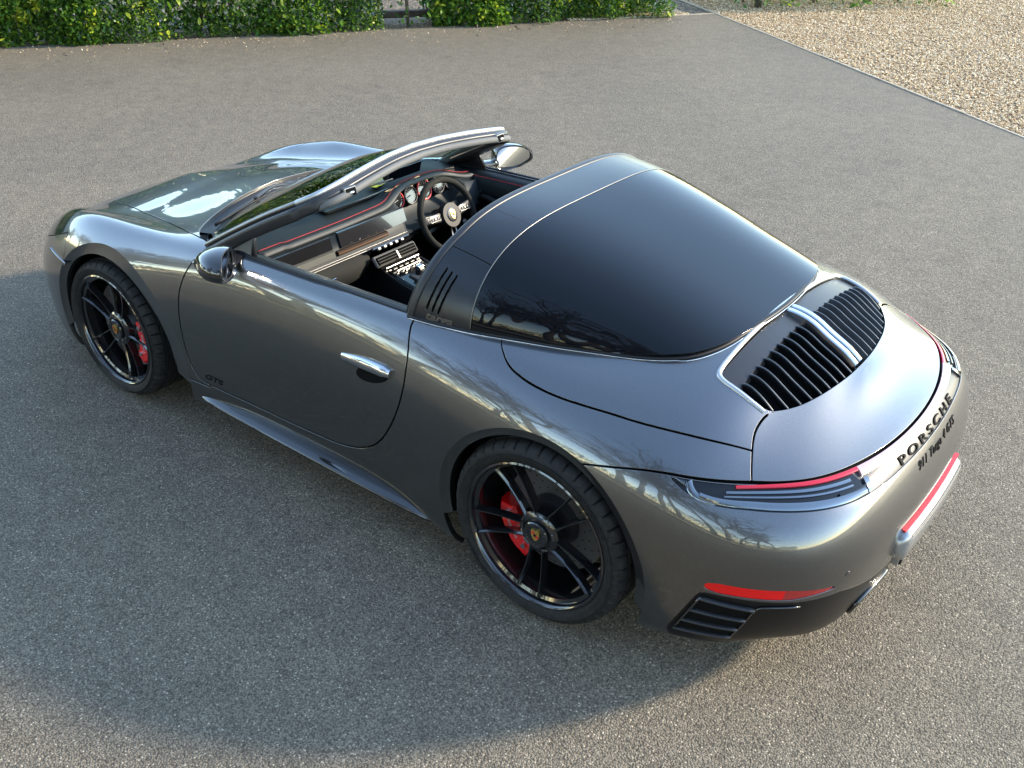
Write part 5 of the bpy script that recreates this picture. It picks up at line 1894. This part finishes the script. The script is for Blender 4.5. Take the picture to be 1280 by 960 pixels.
def make_wheel(xc, r, w_, rim_r, face_y, sg, phase, cal_ang, rear):
    yc = sg * (face_y + .004 - w_ / 2)
    c = (xc, yc, r)
    wh = empty('wheel', car, (0, 0, 0))
    ty = tyre_mesh(r, w_, rim_r, 'tyre', wh, c, sg)
    hw = w_ / 2
    # rim barrel
    prof = [(rim_r + .002, hw - .016), (rim_r + .003, hw - .008), (rim_r - .003, hw - .005), (rim_r - .009, hw - .009), (rim_r - .013, hw - .022), (rim_r - .012, hw - .030), (rim_r - .024, hw - .036), (rim_r - .028, hw - .055), (rim_r - .018, hw - .10), (rim_r - .03, -hw + .03), (rim_r - .005, -hw + .015)]
    V1, F1 = lathe([(a, sg * b) for a, b in prof], 96, c, flip=(sg > 0))
    rim = mesh('rim', V1, F1, M['gloss_black'], wh, sharp=40)
    # spokes: five pairs
    hub_r = .062
    parts = []
    for k_ in range(5):
        ac = R(phase + 72 * k_)
        for s_ in (-1, 1):
            lat0, lat1 = s_ * .023, s_ * .0445
            def P(rr, lat, dep):
                ca, sa = math.cos(ac), math.sin(ac)
                return (c[0] + rr * ca - lat * sa, c[1] + sg * (hw - dep), c[2] + rr * sa + lat * ca)
            path, wd = [], []
            for t in np.linspace(0, 1, 9):
                rr = hub_r + (rim_r - .022 - hub_r) * t
                lat = lat0 + (lat1 - lat0) * t ** 1.3
                dep = .034 + .006 * (1 - t) - .016 * t ** 3 + .004 * math.sin(math.pi * t)
                path.append((rr, lat, dep))
            Vv = []
            for q, (rr, lat, dep) in enumerate(path):
                t = q / 8
                wdt = .0062 - .0016 * math.sin(math.pi * t)
                # ridge of the spoke leans towards its outer side
                for dl, dd in ((-wdt * 1.15, .034), (-wdt, .007), (-wdt * .45 + s_ * wdt * .35, 0), (wdt * .45 + s_ * wdt * .35, 0), (wdt, .007), (wdt * 1.15, .034)):
                    Vv.append(P(rr, lat + dl, dep + dd))
            F = []
            for i in range(8):
                for q in range(6):
                    F.append((i * 6 + q, i * 6 + (q + 1) % 6, (i + 1) * 6 + (q + 1) % 6, (i + 1) * 6 + q))
            F += [tuple(range(6)), tuple(48 + q for q in range(6))[::-1]]
            mesh('wheel_spoke', Vv, F, M['gloss_black'], wh, sharp=30)
    # hub and centre lock
    prof = [(.085, hw - .075), (.080, hw - .045), (.068, hw - .036), (.058, hw - .034), (.055, hw - .040), (.050, hw - .040), (.050, hw - .026), (.046, hw - .022), (.040, hw - .024), (.034, hw - .026), (.001, hw - .026)]
    V1, F1 = lathe([(a, sg * b) for a, b in prof], 40, c, flip=(sg > 0))
    mesh('hub', V1, F1, M['gloss_black'], wh, sharp=35)
    lk = []
    for i in range(20):
        a = 2 * math.pi * i / 20
        V2, F2 = box((c[0] + .039 * math.cos(a), c[1] + sg * (hw - .0235), c[2] + .039 * math.sin(a)), (.006, .005, .005), Matrix.Rotation(-a, 3, 'Y'), .001)
        lk.append((V2, F2))
    V2, F2 = join(lk)
    mesh('centre_lock', V2, F2, M['satin_black'], wh, smooth=False)
    for i in range(5):
        a = R(phase + 36 + 72 * i)
        V2, F2 = box((c[0] + .067 * math.cos(a), c[1] + sg * (hw - .0335), c[2] + .067 * math.sin(a)), (.009, .005, .026), Matrix.Rotation(-a, 3, 'Y'), .002)
        mesh('hub_pad', V2, F2, M['silver'] if i % 2 else M['gloss_black'], wh, smooth=False)
    crest(Vector((c[0], c[1] + sg * (hw - .0245), c[2])), .034, .042, wh, Vector((0, sg, 0)), Vector((0, 0, 1)), Vector((-sg, 0, 0)), 'crest_badge')
    # valve
    # brake disc
    dr = .205 if not rear else .200
    dy = hw - .145 if rear else hw - .100
    prof = [(.085, dy + .03), (.09, dy + .012), (.10, dy), (dr, dy), (dr, dy - .03)]
    V1, F1 = lathe([(a, sg * b) for a, b in prof], 72, c, flip=(sg > 0))
    dsc = mesh('brake_disc', V1, F1, M['disc'], wh, sharp=35)
    prof = [(.001, dy + .032), (.086, dy + .032), (.100, dy + .002)]
    V1, F1 = lathe([(a, sg * b) for a, b in prof], 40, c, flip=(sg > 0))
    mesh('disc_bell', V1, F1, M['satin_black'], wh, sharp=35)
    hs = []
    for i in range(40):
        for q, rr in enumerate((.122, .145, .168, .188)):
            a = 2 * math.pi * (i + q * .27) / 40 * 1.0
            if (i + q) % 2: continue
            hc = (c[0] + rr * math.cos(a), c[1] + sg * (dy + .0006), c[2] + rr * math.sin(a))
            vv = [(hc[0] + .0032 * math.cos(b_), hc[1], hc[2] + .0032 * math.sin(b_)) for b_ in np.linspace(0, 2 * math.pi, 7)[:-1]]
            hs.append((vv, [tuple(range(6))]))
    V2, F2 = join(hs)
    o_ = mesh('disc_holes', V2, F2, M['void'], wh, smooth=False)
    # caliper: a curved block over the disc edge, with fixing bolts and white lettering
    a0, a1 = R(cal_ang - 34), R(cal_ang + 34)
    ro, ri = dr + .022, dr - .068
    Vv = []
    nn = 16
    sec = ((ri, dy + .006), (ri, dy + .042), (ri + .012, dy + .052), (ro - .020, dy + .052), (ro - .004, dy + .036), (ro, dy + .012), (ro, dy - .04))
    for i in range(nn + 1):
        t = i / nn
        a = a0 + (a1 - a0) * t
        e = 1 - .22 * abs(2 * t - 1) ** 6
        for rr, yy in sec:
            r2 = (rr - (ro + ri) / 2) * e + (ro + ri) / 2
            rib = .003 if i % 5 == 2 else 0
            Vv.append((c[0] + r2 * math.cos(a), c[1] + sg * (yy - rib), c[2] + r2 * math.sin(a)))
    m_ = len(sec)
    F = [(i * m_ + q, i * m_ + q + 1, (i + 1) * m_ + q + 1, (i + 1) * m_ + q) for i in range(nn) for q in range(m_ - 1)]
    F += [tuple(range(m_)), tuple(nn * m_ + q for q in range(m_))[::-1]]
    mesh('brake_caliper', Vv, F, M['red_caliper'], wh, sharp=35)
    for t in (.14, .86):
        a = a0 + (a1 - a0) * t
        rr = (ro + ri) / 2 - .012
        hc = Vector((c[0] + rr * math.cos(a), c[1] + sg * (dy + .052), c[2] + rr * math.sin(a)))
        V1, F1 = sweep([hc, hc + Vector((0, sg * .008, 0))], circ(.010, 10), normals=(0, 0, 1))
        mesh('caliper_bolt', V1, F1, M['chrome'], wh, sharp=40)
    am = (a0 + a1) / 2
    def place(u, v_):
        a = am + (.5 - u) * .44 * sg if math.cos(am) > 0 else am + (u - .5) * .44 * sg
        rr = (ro + ri) / 2 - .010 + (v_ * .016 if math.cos(am) > 0 else .010 - v_ * .016)
        return Vector((c[0] + rr * math.cos(a), c[1] + sg * (dy + .0525), c[2] + rr * math.sin(a))), Vector((0, sg, 0))
    lettering('caliper_lettering', 'PORSCHE', place, .001, M['white_print'], wh, xs=1.2)
    # sidewall lettering
    for base_a in (155, 335):
        def place(u, v_):
            a = R(base_a) - u * .55 * sg
            rr = r - .052 + v_ * .014
            return Vector((c[0] + rr * math.cos(a), c[1] + sg * (hw + .0005), c[2] + rr * math.sin(a))), Vector((0, sg, 0))
        lettering('sidewall_lettering', 'P ZERO', place, .0012, M['black_plastic'], wh, xs=1.2, bold=.02)
    return wh
make_wheel(-2.45, .356, .305, .281, .905, 1, 59, -30, True)
make_wheel(-2.45, .356, .305, .281, .905, -1, 20, -30, True)
make_wheel(0, .338, .245, .269, .872, 1, 33, 187, False)
make_wheel(0, .338, .245, .269, .872, -1, 50, 187, False)
# underside
Vv, F = box((-1.20, 0, .20), (3.6, 1.30, .08), None, .03)
mesh('underbody', Vv, F, M['void'], car, smooth=False)

# ================================================================== SURROUNDINGS
def sheet(name, pts, z, material, kind='structure'):
    o = mesh(name, [(a, b, z) for a, b in pts], [tuple(range(len(pts)))], material, None, kind, smooth=False)
    return o
HD = Vector((-4.66, -7.03)).normalized()          # along the hedge, towards the right of the picture
HN = Vector((HD.y * -1, HD.x)) * -1               # away from the car
if HN.y > 0: HN = -HN
P0 = Vector((7.65, -2.78))
KA, KB = Vector((2.64, -10.38)), Vector((-2.28, -6.74))
KD = (KB - KA).normalized()
KN = Vector((KD.y, -KD.x))
if KN.y > 0: KN = -KN
def hp(t, d=0.0):
    q = P0 + HD * t + HN * d
    return (q.x, q.y)
sheet('ground', [(-900, -900), (900, -900), (900, 900), (-900, 900)], -.06, M['verge'])
ka0 = KA
kend = KA + KD * 26
hstart = Vector(hp(-22))
hend = Vector(hp((KA - P0).length))
asphalt_pts = [tuple(hstart), tuple(KA), tuple(kend), (-22, 10.2), (-22, 10.8), (24, 10.8), (24, 10.2)]
asphalt_pts = [tuple(hstart), tuple(KA), tuple(kend), (-20, 9.5), (22, 9.5)]
o = sheet('asphalt_drive', asphalt_pts, 0.0, M['asphalt'])
gr = [tuple(KA + KN * .035 - KD * 3.0), tuple(kend + KN * .035), (-16, -30), (8, -30)]
sheet('gravel_bed', gr, -.004, M['gravel'])
bed = [hp(-22, .0), tuple(KA), tuple(KA - KD * 2.6), hp(7.9, 2.6), hp(-22, 2.6)]
sheet('hedge_soil', bed, -.008, M['soil'])
# timber edging along the gravel and across the end of the bed
def plank(a, b, w_, h_, name, material):
    d = (b - a)
    L = d.length
    n_ = max(1, int(L / 2.4))
    root = empty(name)
    for i in range(n_):
        p = a + d * (i / n_)
        q = a + d * ((i + 1) / n_) - d.normalized() * .006
        z = h_ + random.uniform(-.003, .003)
        pts = [(p.x, p.y, 0), (q.x, q.y, 0)]
        V1, F1 = sweep([(x, y, z - .04) for x, y, _ in pts], rrect(w_, .08, .004, 2), normals=(0, 0, 1))
        mesh('board', V1, F1, material, root, sharp=40)
    return root
tag(plank(KA - KD * 2.4, kend, .030, .010, 'timber_edging', M['edging']), 'thin weathered timber edging between asphalt and golden gravel', 'edging')
e2 = plank(Vector(hp(7.15, .02)), KA + HD * -.02, .028, .012, 'timber_edging', M['edging'])
tag(e2, 'thin timber edging along the bare soil past the hedge end', 'edging')
lg = plank(Vector(hp(4.35, .42)), Vector(hp(5.35, .38)), .13, .15, 'timber_sleeper', M['dark_wood'])
tag(lg, 'dark damp timber sleeper lying in the gap between hedges', 'sleeper')
# gravel stones
def pebbles(name, count, region, material, sz=(.007, .016), zbase=0.0):
    oc = np.array([(1, 0, 0), (-1, 0, 0), (0, 1, 0), (0, -1, 0), (0, 0, 1), (0, 0, -1)], float)
    of = np.array([(0, 2, 4), (2, 1, 4), (1, 3, 4), (3, 0, 4), (2, 0, 5), (1, 2, 5), (3, 1, 5), (0, 3, 5)])
    P = region(count)
    count = len(P)
    ang = rng.uniform(0, 2 * np.pi, count)
    s = rng.uniform(sz[0], sz[1], (count, 1)) * np.stack([np.ones(count), rng.uniform(.6, .9, count), rng.uniform(.45, .7, count)], 1)
    V = oc[None] * s[:, None, :] * rng.uniform(.8, 1.2, (count, 6, 1))
    c_, s_ = np.cos(ang)[:, None], np.sin(ang)[:, None]
    X = V[..., 0] * c_ - V[..., 1] * s_
    Yy = V[..., 0] * s_ + V[..., 1] * c_
    tl = rng.normal(0, .25, (count, 1))
    Z = V[..., 2] + X * tl
    V = np.stack([X + P[:, :1], Yy + P[:, 1:2], Z + zbase + rng.uniform(0, .006, (count, 1))], -1).reshape(-1, 3)
    F = (of[None] + (np.arange(count) * 6)[:, None, None]).reshape(-1, 3)
    me = bpy.data.meshes.new(name)
    me.vertices.add(len(V)); me.vertices.foreach_set('co', V.astype(np.float32).ravel())
    me.loops.add(len(F) * 3); me.loops.foreach_set('vertex_index', F.astype(np.int32).ravel())
    me.polygons.add(len(F)); me.polygons.foreach_set('loop_start', (np.arange(len(F)) * 3).astype(np.int32))
    me.update(calc_edges=True)
    at = me.attributes.new('tone', 'FLOAT', 'POINT')
    at.data.foreach_set('value', np.repeat(rng.uniform(0, 1, count), 6).astype(np.float32))
    return link(name, me, material, None, 'stuff')
def reg_gravel(n_):
    u = rng.uniform(-2.3, 10.5, n_)
    v = rng.uniform(.03, 5.2, n_)
    K = np.array([KA.x, KA.y]) + np.outer(u, [KD.x, KD.y]) + np.outer(v, [KN.x, KN.y])
    return K
o = pebbles('gravel', 110000, reg_gravel, M['stone'], (.008, .017), .002)
def reg_soil(n_):
    u = rng.uniform(6.9, 8.7, n_)
    v = np.abs(rng.normal(0, .45, n_)) + .02
    K = np.array([P0.x, P0.y]) + np.outer(u, [HD.x, HD.y]) + np.outer(v, [HN.x, HN.y])
    return K
pebbles('leaf_litter', 2600, reg_soil, M['stone'], (.012, .03), 0)
def reg_grit(n_):
    u = rng.uniform(-4, 8.4, n_)
    v = -np.abs(rng.normal(0, .35, n_))
    return np.array([P0.x, P0.y]) + np.outer(u, [HD.x, HD.y]) + np.outer(v, [HN.x, HN.y])
pebbles('loose_grit', 500, reg_grit, M['stone'], (.006, .013), 0)

# ---- hedges: twigs inside, leaves all through the face
def leaf_shape(l, w_):
    """pointed laurel leaf, folded along the midrib: 8 triangles"""
    pts = [(0, 0, 0), (l * .3, w_ * .42, .10 * w_), (l * .3, 0, 0), (l * .3, -w_ * .42, .10 * w_), (l * .68, w_ * .36, .06 * w_), (l * .68, 0, .02 * l), (l * .68, -w_ * .36, .06 * w_), (l, 0, -.04 * l)]
    f = [(0, 2, 1), (0, 3, 2), (1, 2, 5), (1, 5, 4), (2, 3, 6), (2, 6, 5), (4, 5, 7), (5, 6, 7)]
    return np.array(pts), np.array(f)
LV, LF = leaf_shape(1.0, .46)
def leaf_cloud(name, pos, nrm, size, tone, material, parent, kind='stuff'):
    n_ = len(pos)
    d = nrm + rng.normal(0, .55, (n_, 3))
    d[:, 2] += rng.uniform(-.5, .5, n_)
    d /= np.linalg.norm(d, axis=1, keepdims=True)
    up = rng.normal(0, .6, (n_, 3)) + np.array([0, 0, 1.0]) + nrm * .5
    side_ = np.cross(up, d)
    side_ /= np.linalg.norm(side_, axis=1, keepdims=True) + 1e-9
    up = np.cross(d, side_)
    Vv = (LV[None, :, 0:1] * d[:, None] + LV[None, :, 1:2] * side_[:, None] + LV[None, :, 2:3] * up[:, None]) * size[:, None, None] + pos[:, None]
    F = (LF[None] + (np.arange(n_) * 8)[:, None, None]).reshape(-1, 3)
    me = bpy.data.meshes.new(name)
    Vv = Vv.reshape(-1, 3)
    me.vertices.add(len(Vv)); me.vertices.foreach_set('co', Vv.astype(np.float32).ravel())
    me.loops.add(len(F) * 3); me.loops.foreach_set('vertex_index', F.astype(np.int32).ravel())
    me.polygons.add(len(F)); me.polygons.foreach_set('loop_start', (np.arange(len(F)) * 3).astype(np.int32))
    me.update(calc_edges=True)
    at = me.attributes.new('tone', 'FLOAT', 'POINT')
    at.data.foreach_set('value', np.repeat(tone, 8).astype(np.float32))
    return link(name, me, material, parent, kind)
def single_leaf_mesh(tone):
    me = bpy.data.meshes.new('leaf')
    me.from_pydata([tuple(q) for q in LV * np.array([1, 1, 1])], [], [tuple(int(i) for i in f) for f in LF])
    at = me.attributes.new('tone', 'FLOAT', 'POINT')
    at.data.foreach_set('value', np.full(8, tone, np.float32))
    me.materials.append(M['leaf'])
    return me
LM = [single_leaf_mesh(t) for t in (.35, .55, .7, .82, .93)]
def hedge(t0, t1, label, ragged, big, seed_gap=None):
    root = empty('laurel_hedge', None, (*hp((t0 + t1) / 2, .5), 0))
    root_loc = np.array(root.location)
    tag(root, label, 'hedge')
    L = t1 - t0
    dens = 4600
    n1 = int(L * .9 * dens)                    # the strip seen in the picture
    n2 = int(L * 1.7 * 800)                    # upper part, seen only in reflections
    u = np.concatenate([rng.uniform(t0, t1, n1), rng.uniform(t0, t1, n2)])
    z = np.concatenate([.01 + .89 * rng.uniform(0, 1, n1) ** 1.15, rng.uniform(.85, 2.1, n2)])
    face_ = -.02 + .11 * np.sin(u * 2.3 + ragged) * np.sin(u * 5.1) + .05 * np.sin(z * 7 + u * 3)
    face_ = np.maximum(face_, -.10)
    depth = np.abs(rng.normal(0, .10, len(u)))
    d = face_ + depth
    # hollow below, where old stems show
    hollow = (np.sin(u * 3.7 + ragged * 2) > .35) & (z < .22)
    keep = ~(hollow & (rng.uniform(0, 1, len(u)) < .35))
    if seed_gap:
        g0, g1 = seed_gap
        ing = (u > g0) & (u < g1) & (z < .50)
        keep &= ~(ing & (rng.uniform(0, 1, len(u)) < .95))
    u, z, d = u[keep], z[keep], d[keep]
    ends = np.minimum(u - t0, t1 - u)
    d = np.maximum(d, .25 - ends) if False else d
    pos = np.stack([P0.x + HD.x * u + HN.x * d, P0.y + HD.y * u + HN.y * d, z], 1)
    nrm = np.tile(np.array([-HN.x, -HN.y, .25]), (len(u), 1))
    patch = .5 + .5 * np.sin(u * 1.9 + 1.0) * np.sin(u * .8 + z * 2)
    size = np.where(patch > .55, rng.uniform(.06, .115, len(u)), rng.uniform(.035, .065, len(u)))
    size = np.where(z > .95, rng.uniform(.14, .20, len(u)), size)
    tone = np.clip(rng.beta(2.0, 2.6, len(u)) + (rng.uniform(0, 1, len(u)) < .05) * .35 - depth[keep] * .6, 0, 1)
    # yellow-green rosettes of young shoots
    for c in range(int(L * 3.2)):
        cu, cz = rng.uniform(t0, t1), rng.uniform(.05, .9)
        m_ = np.hypot(u - cu, z - cz) < .055
        tone[m_] = np.clip(tone[m_] + .38, 0, 1)
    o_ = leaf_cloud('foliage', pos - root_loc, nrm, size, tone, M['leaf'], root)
    # back wall of leaves further in, so the hedge is dense
    n3 = int(L * 2.2 * 900)
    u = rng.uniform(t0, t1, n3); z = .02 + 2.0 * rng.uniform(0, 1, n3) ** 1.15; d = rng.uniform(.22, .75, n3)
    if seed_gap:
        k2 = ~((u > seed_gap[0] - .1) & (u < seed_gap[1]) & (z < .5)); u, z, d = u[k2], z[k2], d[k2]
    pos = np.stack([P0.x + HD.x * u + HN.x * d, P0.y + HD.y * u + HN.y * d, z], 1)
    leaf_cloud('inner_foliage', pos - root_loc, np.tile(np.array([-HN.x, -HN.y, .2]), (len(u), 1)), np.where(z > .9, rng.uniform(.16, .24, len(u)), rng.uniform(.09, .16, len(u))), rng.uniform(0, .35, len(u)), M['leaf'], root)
    # the biggest leaves on the face are parts of their own
    for i in range(big):
        cu, cz = random.uniform(t0 + .05, min(t1 - .05, t0 + L)), random.uniform(.06, .62)
        if seed_gap and seed_gap[0] - .1 < cu < seed_gap[1] + .1 and cz < .5: continue
        dd = max(-.10, -.02 + .11 * math.sin(cu * 2.3 + ragged) * math.sin(cu * 5.1)) - .03
        q = P0 + HD * cu + HN * dd
        lf = bpy.data.objects.new('leaf', LM[random.randrange(5)])
        COL.objects.link(lf)
        lf.parent = root
        lf.location = (q.x - root_loc[0], q.y - root_loc[1], cz)
        out = Vector((-HN.x, -HN.y, random.uniform(-.5, .7))) + Vector((random.gauss(0, .7), random.gauss(0, .7), random.gauss(0, .4)))
        lf.rotation_euler = out.to_track_quat('X', 'Z').to_euler()
        s_ = random.uniform(.085, .125)
        lf.scale = (s_, s_, s_)
    # stems
    for i in range(int(L / .45)):
        cu = t0 + .2 + i * .45 + random.uniform(-.12, .12)
        q = P0 + HD * cu + HN * random.uniform(.25, .4)
        pts = [(q.x - root_loc[0], q.y - root_loc[1], -.05)]
        for k_ in range(4):
            pts.append((pts[-1][0] + random.gauss(0, .06), pts[-1][1] + random.gauss(0, .06), pts[-1][2] + .35))
        V1, F1 = sweep(pts, [(a * 1, b * 1) for a, b in circ(.022, 6)], normals=(1, 0, 0))
        mesh('stem', V1, F1, M['bark'], root)
    # shade core: the packed dark inside of the hedge
    return root
hedge(-7.5, 4.42, 'long green laurel hedge beside the asphalt, left of the dark gap', 0.3, 150)
hedge(4.52, 8.42, 'shorter laurel hedge between the dark gap and the bare soil corner', 1.7, 90, (4.3, 5.05))
# planting behind the gravel, with posts
def shrub(c, r_, h_, label, n_):
    root = empty('shrub', None, (c[0], c[1], 0))
    tag(root, label, 'shrub')
    th = rng.uniform(0, 2 * np.pi, n_); rr = r_ * np.sqrt(rng.uniform(.2, 1, n_)); z = rng.uniform(.05, h_, n_)
    pos = np.stack([rr * np.cos(th) * 1.6, rr * np.sin(th), z], 1)
    leaf_cloud('foliage', pos, np.stack([np.cos(th), np.sin(th), np.full(n_, .3)], 1), rng.uniform(.05, .10, n_), np.clip(rng.beta(2, 2.4, n_), 0, 1), M['leaf'], root)
    V1, F1 = sweep([(0, 0, -.05), (.03, .02, h_ * .5), (-.02, .05, h_ * .9)], circ(.02, 6), normals=(1, 0, 0))
    mesh('stem', V1, F1, M['bark'], root)
shrub((2.75, -11.45), .55, 1.6, 'low green shrub behind the soil corner, left of the dark post', 2600)
shrub((1.95, -12.15), .50, 1.5, 'green shrub at the back of the gravel, right of the dark post', 2400)
shrub((1.05, -13.2), .50, 1.5, 'green shrub behind the gravel beside the far post', 2000)
for (x, y, lab) in ((2.42, -11.25, 'dark round post between shrubs at the gravel edge'), (1.35, -12.70, 'dark post at the far back of the gravel')):
    root = empty('post', None, (x, y, 0))
    tag(root, lab, 'post')
    V1, F1 = sweep([(0, 0, -.1), (0, 0, 1.1)], circ(.055, 14), normals=(1, 0, 0))
    mesh('post_shaft', V1, F1, M['dark_wood'], root, sharp=40)
    V1, F1 = sweep([(0, 0, 1.1), (0, 0, 1.13)], circ(.065, 14), normals=(1, 0, 0))
    mesh('post_cap', V1, F1, M['dark_wood'], root, sharp=40)

# ---- what the paint and the glass mirror: kerb, verge and bare trees on the near side
kb = mesh('stone_kerb', [], [], M['kerb'])
bpy.data.objects.remove(kb)
V1, F1 = sweep([(-20, 9.5, .03), (22, 9.5, .03)], rrect(.14, .18, .02, 2), normals=(0, 0, 1))
kb = mesh('stone_kerb', V1, F1, M['kerb'], None, None, sharp=40)
tag(kb, 'pale sandy kerb along the near side of the drive, mirrored in the car door', 'kerb')
def bare_tree(seed, h_):
    rs = random.Random(seed)
    Vv, F = [], []
    def seg(a, b, r0, r1, n_=5):
        o_ = len(Vv)
        d = (b - a).normalized()
        u = d.orthogonal().normalized()
        w_ = d.cross(u)
        for p, r_ in ((a, r0), (b, r1)):
            for i in range(n_):
                t = 2 * math.pi * i / n_
                Vv.append(tuple(p + u * (r_ * math.cos(t)) + w_ * (r_ * math.sin(t))))
        for i in range(n_):
            F.append((o_ + i, o_ + (i + 1) % n_, o_ + n_ + (i + 1) % n_, o_ + n_ + i))
    trunkV = []
    def grow(p, d, l, r_, lev):
        q = p
        steps = 3 if lev < 3 else 2
        for s_ in range(steps):
            d2 = (d + Vector((rs.gauss(0, .13), rs.gauss(0, .13), rs.gauss(0, .08) + .04))).normalized()
            nq = q + d2 * (l / steps)
            seg(q, nq, r_ * (1 - s_ / steps * .35), r_ * (1 - (s_ + 1) / steps * .35), 6 if lev < 2 else 3)
            q, d = nq, d2
            if lev >= 1 and lev < 5 and s_ < steps - 1:
                sd = (d + Vector((rs.gauss(0, .7), rs.gauss(0, .7), rs.gauss(0, .4)))).normalized()
                grow(q, sd, l * .55, r_ * .45, lev + 1)
        if lev < 5:
            for k_ in range(3 if lev < 4 else 2):
                nd = (d + Vector((rs.gauss(0, .55), rs.gauss(0, .55), rs.gauss(.1, .35)))).normalized()
                grow(q, nd, l * rs.uniform(.62, .82), r_ * .58, lev + 1)
    grow(Vector((0, 0, -.1)), Vector((0, 0, 1)), h_ * .30, h_ * .024, 0)
    return Vv, F
TM = []
for sd in (3, 11):
    Vv, F = bare_tree(sd, 9.0)
    me = bpy.data.meshes.new('bare_crown')
    me.from_pydata(Vv, [], F)
    me.shade_smooth()
    me.materials.append(M['bark'])
    TM.append(me)
spots = []
for i in range(19):
    spots.append((-15 + i * 2.0 + random.uniform(-.6, .6), 12.2 + (i % 3) * 1.4 + random.uniform(-.5, .5), random.uniform(.95, 1.3) * (1.45 if -11 < -15 + i * 2 < 5 else 1.0), i % 2))
for i in range(3):
    spots.append((19.5 + i * 1.2, 12.5 - i * 2.4, random.uniform(.8, 1.1), i % 2))
words = ['first', 'second', 'third', 'fourth', 'fifth', 'sixth', 'seventh', 'eighth', 'ninth', 'tenth']
for i, (x, y, s_, v_) in enumerate(spots):
    t = bpy.data.objects.new('bare_tree', TM[v_])
    COL.objects.link(t)
    t.location = (x, y, 0)
    t.rotation_euler = (0, 0, i * 1.7)
    t.scale = (s_, s_, s_)
    kind_ = ['tall', 'small', 'leaning', 'broad', 'slender', 'forked', 'gnarled', 'crooked', 'spreading', 'young', 'old'][i % 11]
    where_ = ['level with the bonnet', 'level with the front wheel', 'level with the door', 'level with the rear wheel', 'behind the tail', 'far ahead of the nose'][min(5, max(0, int((x + 15) // 5) if False else {0: 4, 1: 4, 2: 3, 3: 2, 4: 0, 5: 5, 6: 5, 7: 5}.get(int((x + 16) // 5), 5)))]
    tag(t, '%s bare winter tree beyond the near side of the drive, %s' % (kind_, where_), 'tree', 'bare trees mirrored in the paint')
def bank(name, a, b, h_, n_, label):
    root = empty(name, None, ((a[0] + b[0]) / 2, (a[1] + b[1]) / 2, 0))
    tag(root, label, 'hedge')
    a, b = np.array(a, float), np.array(b, float)
    t = rng.uniform(0, 1, n_)
    z = rng.uniform(0, 1, n_) ** .8 * h_ * (1 + .25 * np.sin(t * 23) + .15 * np.sin(t * 61))
    pos = a[None] * (1 - t)[:, None] + b[None] * t[:, None]
    pos = np.concatenate([pos + rng.normal(0, .35, (n_, 2)), z[:, None]], 1)
    leaf_cloud('foliage', pos - np.array(root.location), np.tile(np.array([0, -1, .4]), (n_, 1)), rng.uniform(.16, .34, n_), rng.uniform(.0, .55, n_), M['scrub'], root)
bank('field_hedge', (-26, 13.5), (26, 13.5), 2.4, 14000, 'brown winter hedge along the near side of the drive, mirrored low in the car side')


def fallen(n_):
    u = rng.uniform(-4, 8.0, n_); v = -np.abs(rng.normal(0, .5, n_)) - .02
    P = np.array([P0.x, P0.y]) + np.outer(u, [HD.x, HD.y]) + np.outer(v, [HN.x, HN.y])
    return P
q = fallen(70)
pos = np.concatenate([q, np.full((len(q), 1), .008)], 1)
leaf_cloud('fallen_leaves', pos, np.stack([rng.normal(0, 1, len(q)), rng.normal(0, 1, len(q)), np.zeros(len(q))], 1), rng.uniform(.03, .06, len(q)), rng.uniform(.0, 1, len(q)), M['scrub'], None)
